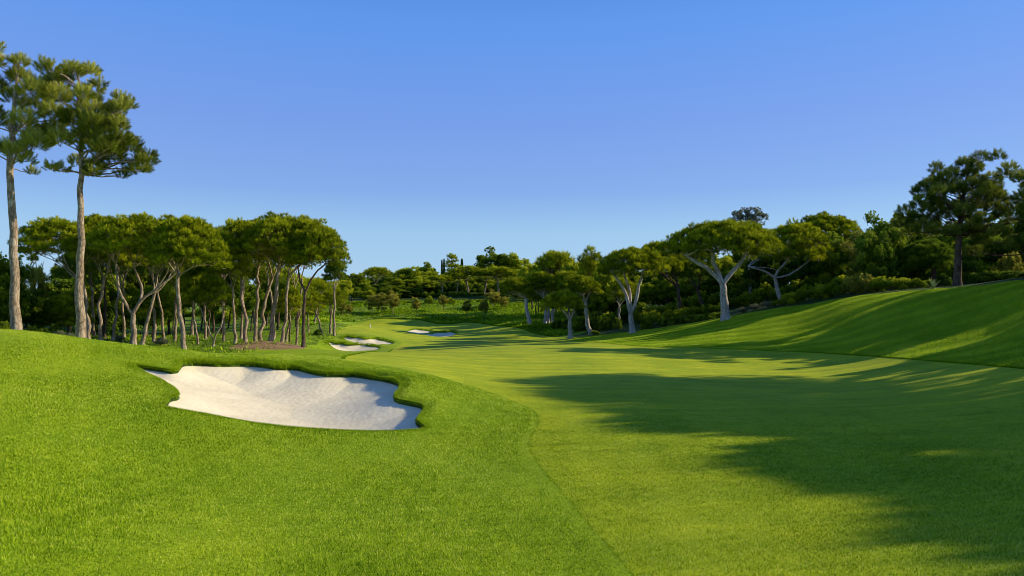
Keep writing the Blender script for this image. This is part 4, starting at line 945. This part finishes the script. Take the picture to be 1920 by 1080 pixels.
# trees standing beyond the picture edge on the sunny bank; only their shadows reach the fairway
for k, (x, y, h, r, pr) in enumerate([(45, 17, 11.6, 3.8, HUMB), (42, 22, 5.6, 2.4, HDENSE), (42, 27.5, 5.8, 2.6, HDENSE), (42.5, 32.5, 6.2, 2.6, HDENSE), (42.5, 37, 6.2, 2.4, HDENSE), (42.5, 41, 6.3, 2.3, HDENSE), (46, 20, 11.4, 4, HUMB), (45, 23.5, 11.8, 4, HUMB), (46, 27, 11.7, 4.2, HROUND), (45, 31, 12.5, 4.2, HUMB), (46, 34.5, 10.4, 4.2, HUMB), (47, 37.5, 13.8, 4, HUMB), (46, 41, 14.0, 3.6, HUMB), (43, 48, 5.5, 1.9, HDENSE), (43, 50.5, 4.4, 2.0, HROUND), (43, 53, 5.5, 2.2, HDENSE), (44, 55.5, 7.6, 2.8, HDENSE), (55, 32, 14.7, 5, HUMB), (54, 42, 13.6, 4, HUMB)]):
    put(pr, (x, y, gz(x, y)), r / H0[id(pr)][1], h / H0[id(pr)][0], 'bank_tree', 'tree on the sunny bank beyond the edge of the picture, seen by its shadow', 'tree', 'trees on the bank outside the picture')

# agave-like plant and marker post --------------------------------
R = np.random.default_rng(77)
x, y = hit(1749, 543); z = gz(x, y)
e = empty('spiky_plant', (x, y, z)); tag(e, 'pale spiky fan-shaped plant on the crest before the bushes', 'plant')
for k in range(15):
    a = k * 2.4; tl = R.uniform(0.1, 0.75); L = R.uniform(0.75, 1.25); t = np.linspace(0, 1, 6)
    hd = np.stack([np.cos(a) * np.sin(tl) * t * L, np.sin(a) * np.sin(tl) * t * L, t * L * np.cos(tl) - 0.1 * t ** 2 * tl], 1)
    wv = 0.07 * np.sqrt(np.clip(1 - t, 0, 1)) * (0.6 + 1.2 * t * (1 - t)); side = np.array([-np.sin(a), np.cos(a), 0])
    V = np.concatenate([hd - side * wv[:, None], hd + side * wv[:, None] + 0.0, hd + np.array([np.cos(a), np.sin(a), 0]) * -0.02])
    Fq = []
    for q in range(5): Fq += [[q, q + 1, 12 + q + 1, 12 + q], [12 + q, 12 + q + 1, 6 + q + 1, 6 + q]]
    link('leaf', mesh_np('leaf', V, np.array(Fq), M_AGAVE, {'shade': np.concatenate([0.2 + 0.6 * t] * 3)}, True), e)
x, y = hit(694.5, 615); z = gz(x, y)
tb = Tubes(); tb.add(np.array([[0, 0, -0.1], [0, 0, 0.02], [0, 0, 0.62], [0, 0, 0.66], [0, 0, 0.675]]), [0.1, 0.1, 0.1, 0.08, 0.01], 12)
o = link('marker_post', tb.mesh('marker_post', M_WHITE), None, (x, y, z)); tag(o, 'tiny white marker post on the far grass above the sunlit bunkers', 'post')
print('trees', round(time.time() - T0, 1), len(bpy.data.objects))

# ------------------------------------------------------------------ light, sky, camera
w = bpy.data.worlds.new('World'); scene.world = w; w.use_nodes = True
nt = w.node_tree; nd = nt.nodes; lk = nt.links
bg = nd['Background']
sky = nd.new('ShaderNodeTexSky'); sky.sky_type = 'NISHITA'; sky.sun_disc = False
sky.sun_elevation = SUN_EL; sky.sun_rotation = SUN_AZ; sky.altitude = 200; sky.air_density = 1.0; sky.dust_density = 0.3; sky.ozone_density = 3.0
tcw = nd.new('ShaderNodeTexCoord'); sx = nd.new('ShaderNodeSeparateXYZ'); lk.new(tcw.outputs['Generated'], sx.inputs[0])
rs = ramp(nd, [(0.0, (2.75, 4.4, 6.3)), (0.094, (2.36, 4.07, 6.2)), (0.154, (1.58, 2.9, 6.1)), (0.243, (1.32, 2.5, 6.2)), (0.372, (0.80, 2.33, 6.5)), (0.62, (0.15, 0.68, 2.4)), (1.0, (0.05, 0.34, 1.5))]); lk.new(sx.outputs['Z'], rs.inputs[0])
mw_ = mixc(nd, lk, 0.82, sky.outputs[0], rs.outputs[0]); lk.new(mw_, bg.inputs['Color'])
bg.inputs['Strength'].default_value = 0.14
sl = bpy.data.lights.new('sun', 'SUN'); sl.energy = 5.0; sl.angle = math.radians(0.5); sl.color = (1.0, 0.86, 0.60)
so = bpy.data.objects.new('sun', sl); col.objects.link(so); so.rotation_euler = SUN_DIR.to_track_quat('Z', 'Y').to_euler(); so.location = (60, 20, 40)
cam = bpy.data.cameras.new('camera'); cam.sensor_width = 36; cam.lens = 36 * F / 1920; cam.shift_y = (HY - 540) / 1920; cam.clip_start = 0.1; cam.clip_end = 5000
co = bpy.data.objects.new('camera', cam); col.objects.link(co); co.location = (0, 0, CAMH); co.rotation_euler = (math.pi / 2, 0, 0)
scene.camera = co
scene.view_settings.view_transform = 'Standard'; scene.view_settings.look = 'None'; scene.view_settings.exposure = 0; scene.view_settings.gamma = 1
scene.render.engine = 'CYCLES'
scene.cycles.pixel_filter_type = 'BLACKMAN_HARRIS'; scene.cycles.filter_width = 0.9
scene.cycles.max_bounces = 5; scene.cycles.diffuse_bounces = 3; scene.cycles.transmission_bounces = 3
print('done', round(time.time() - T0, 1))
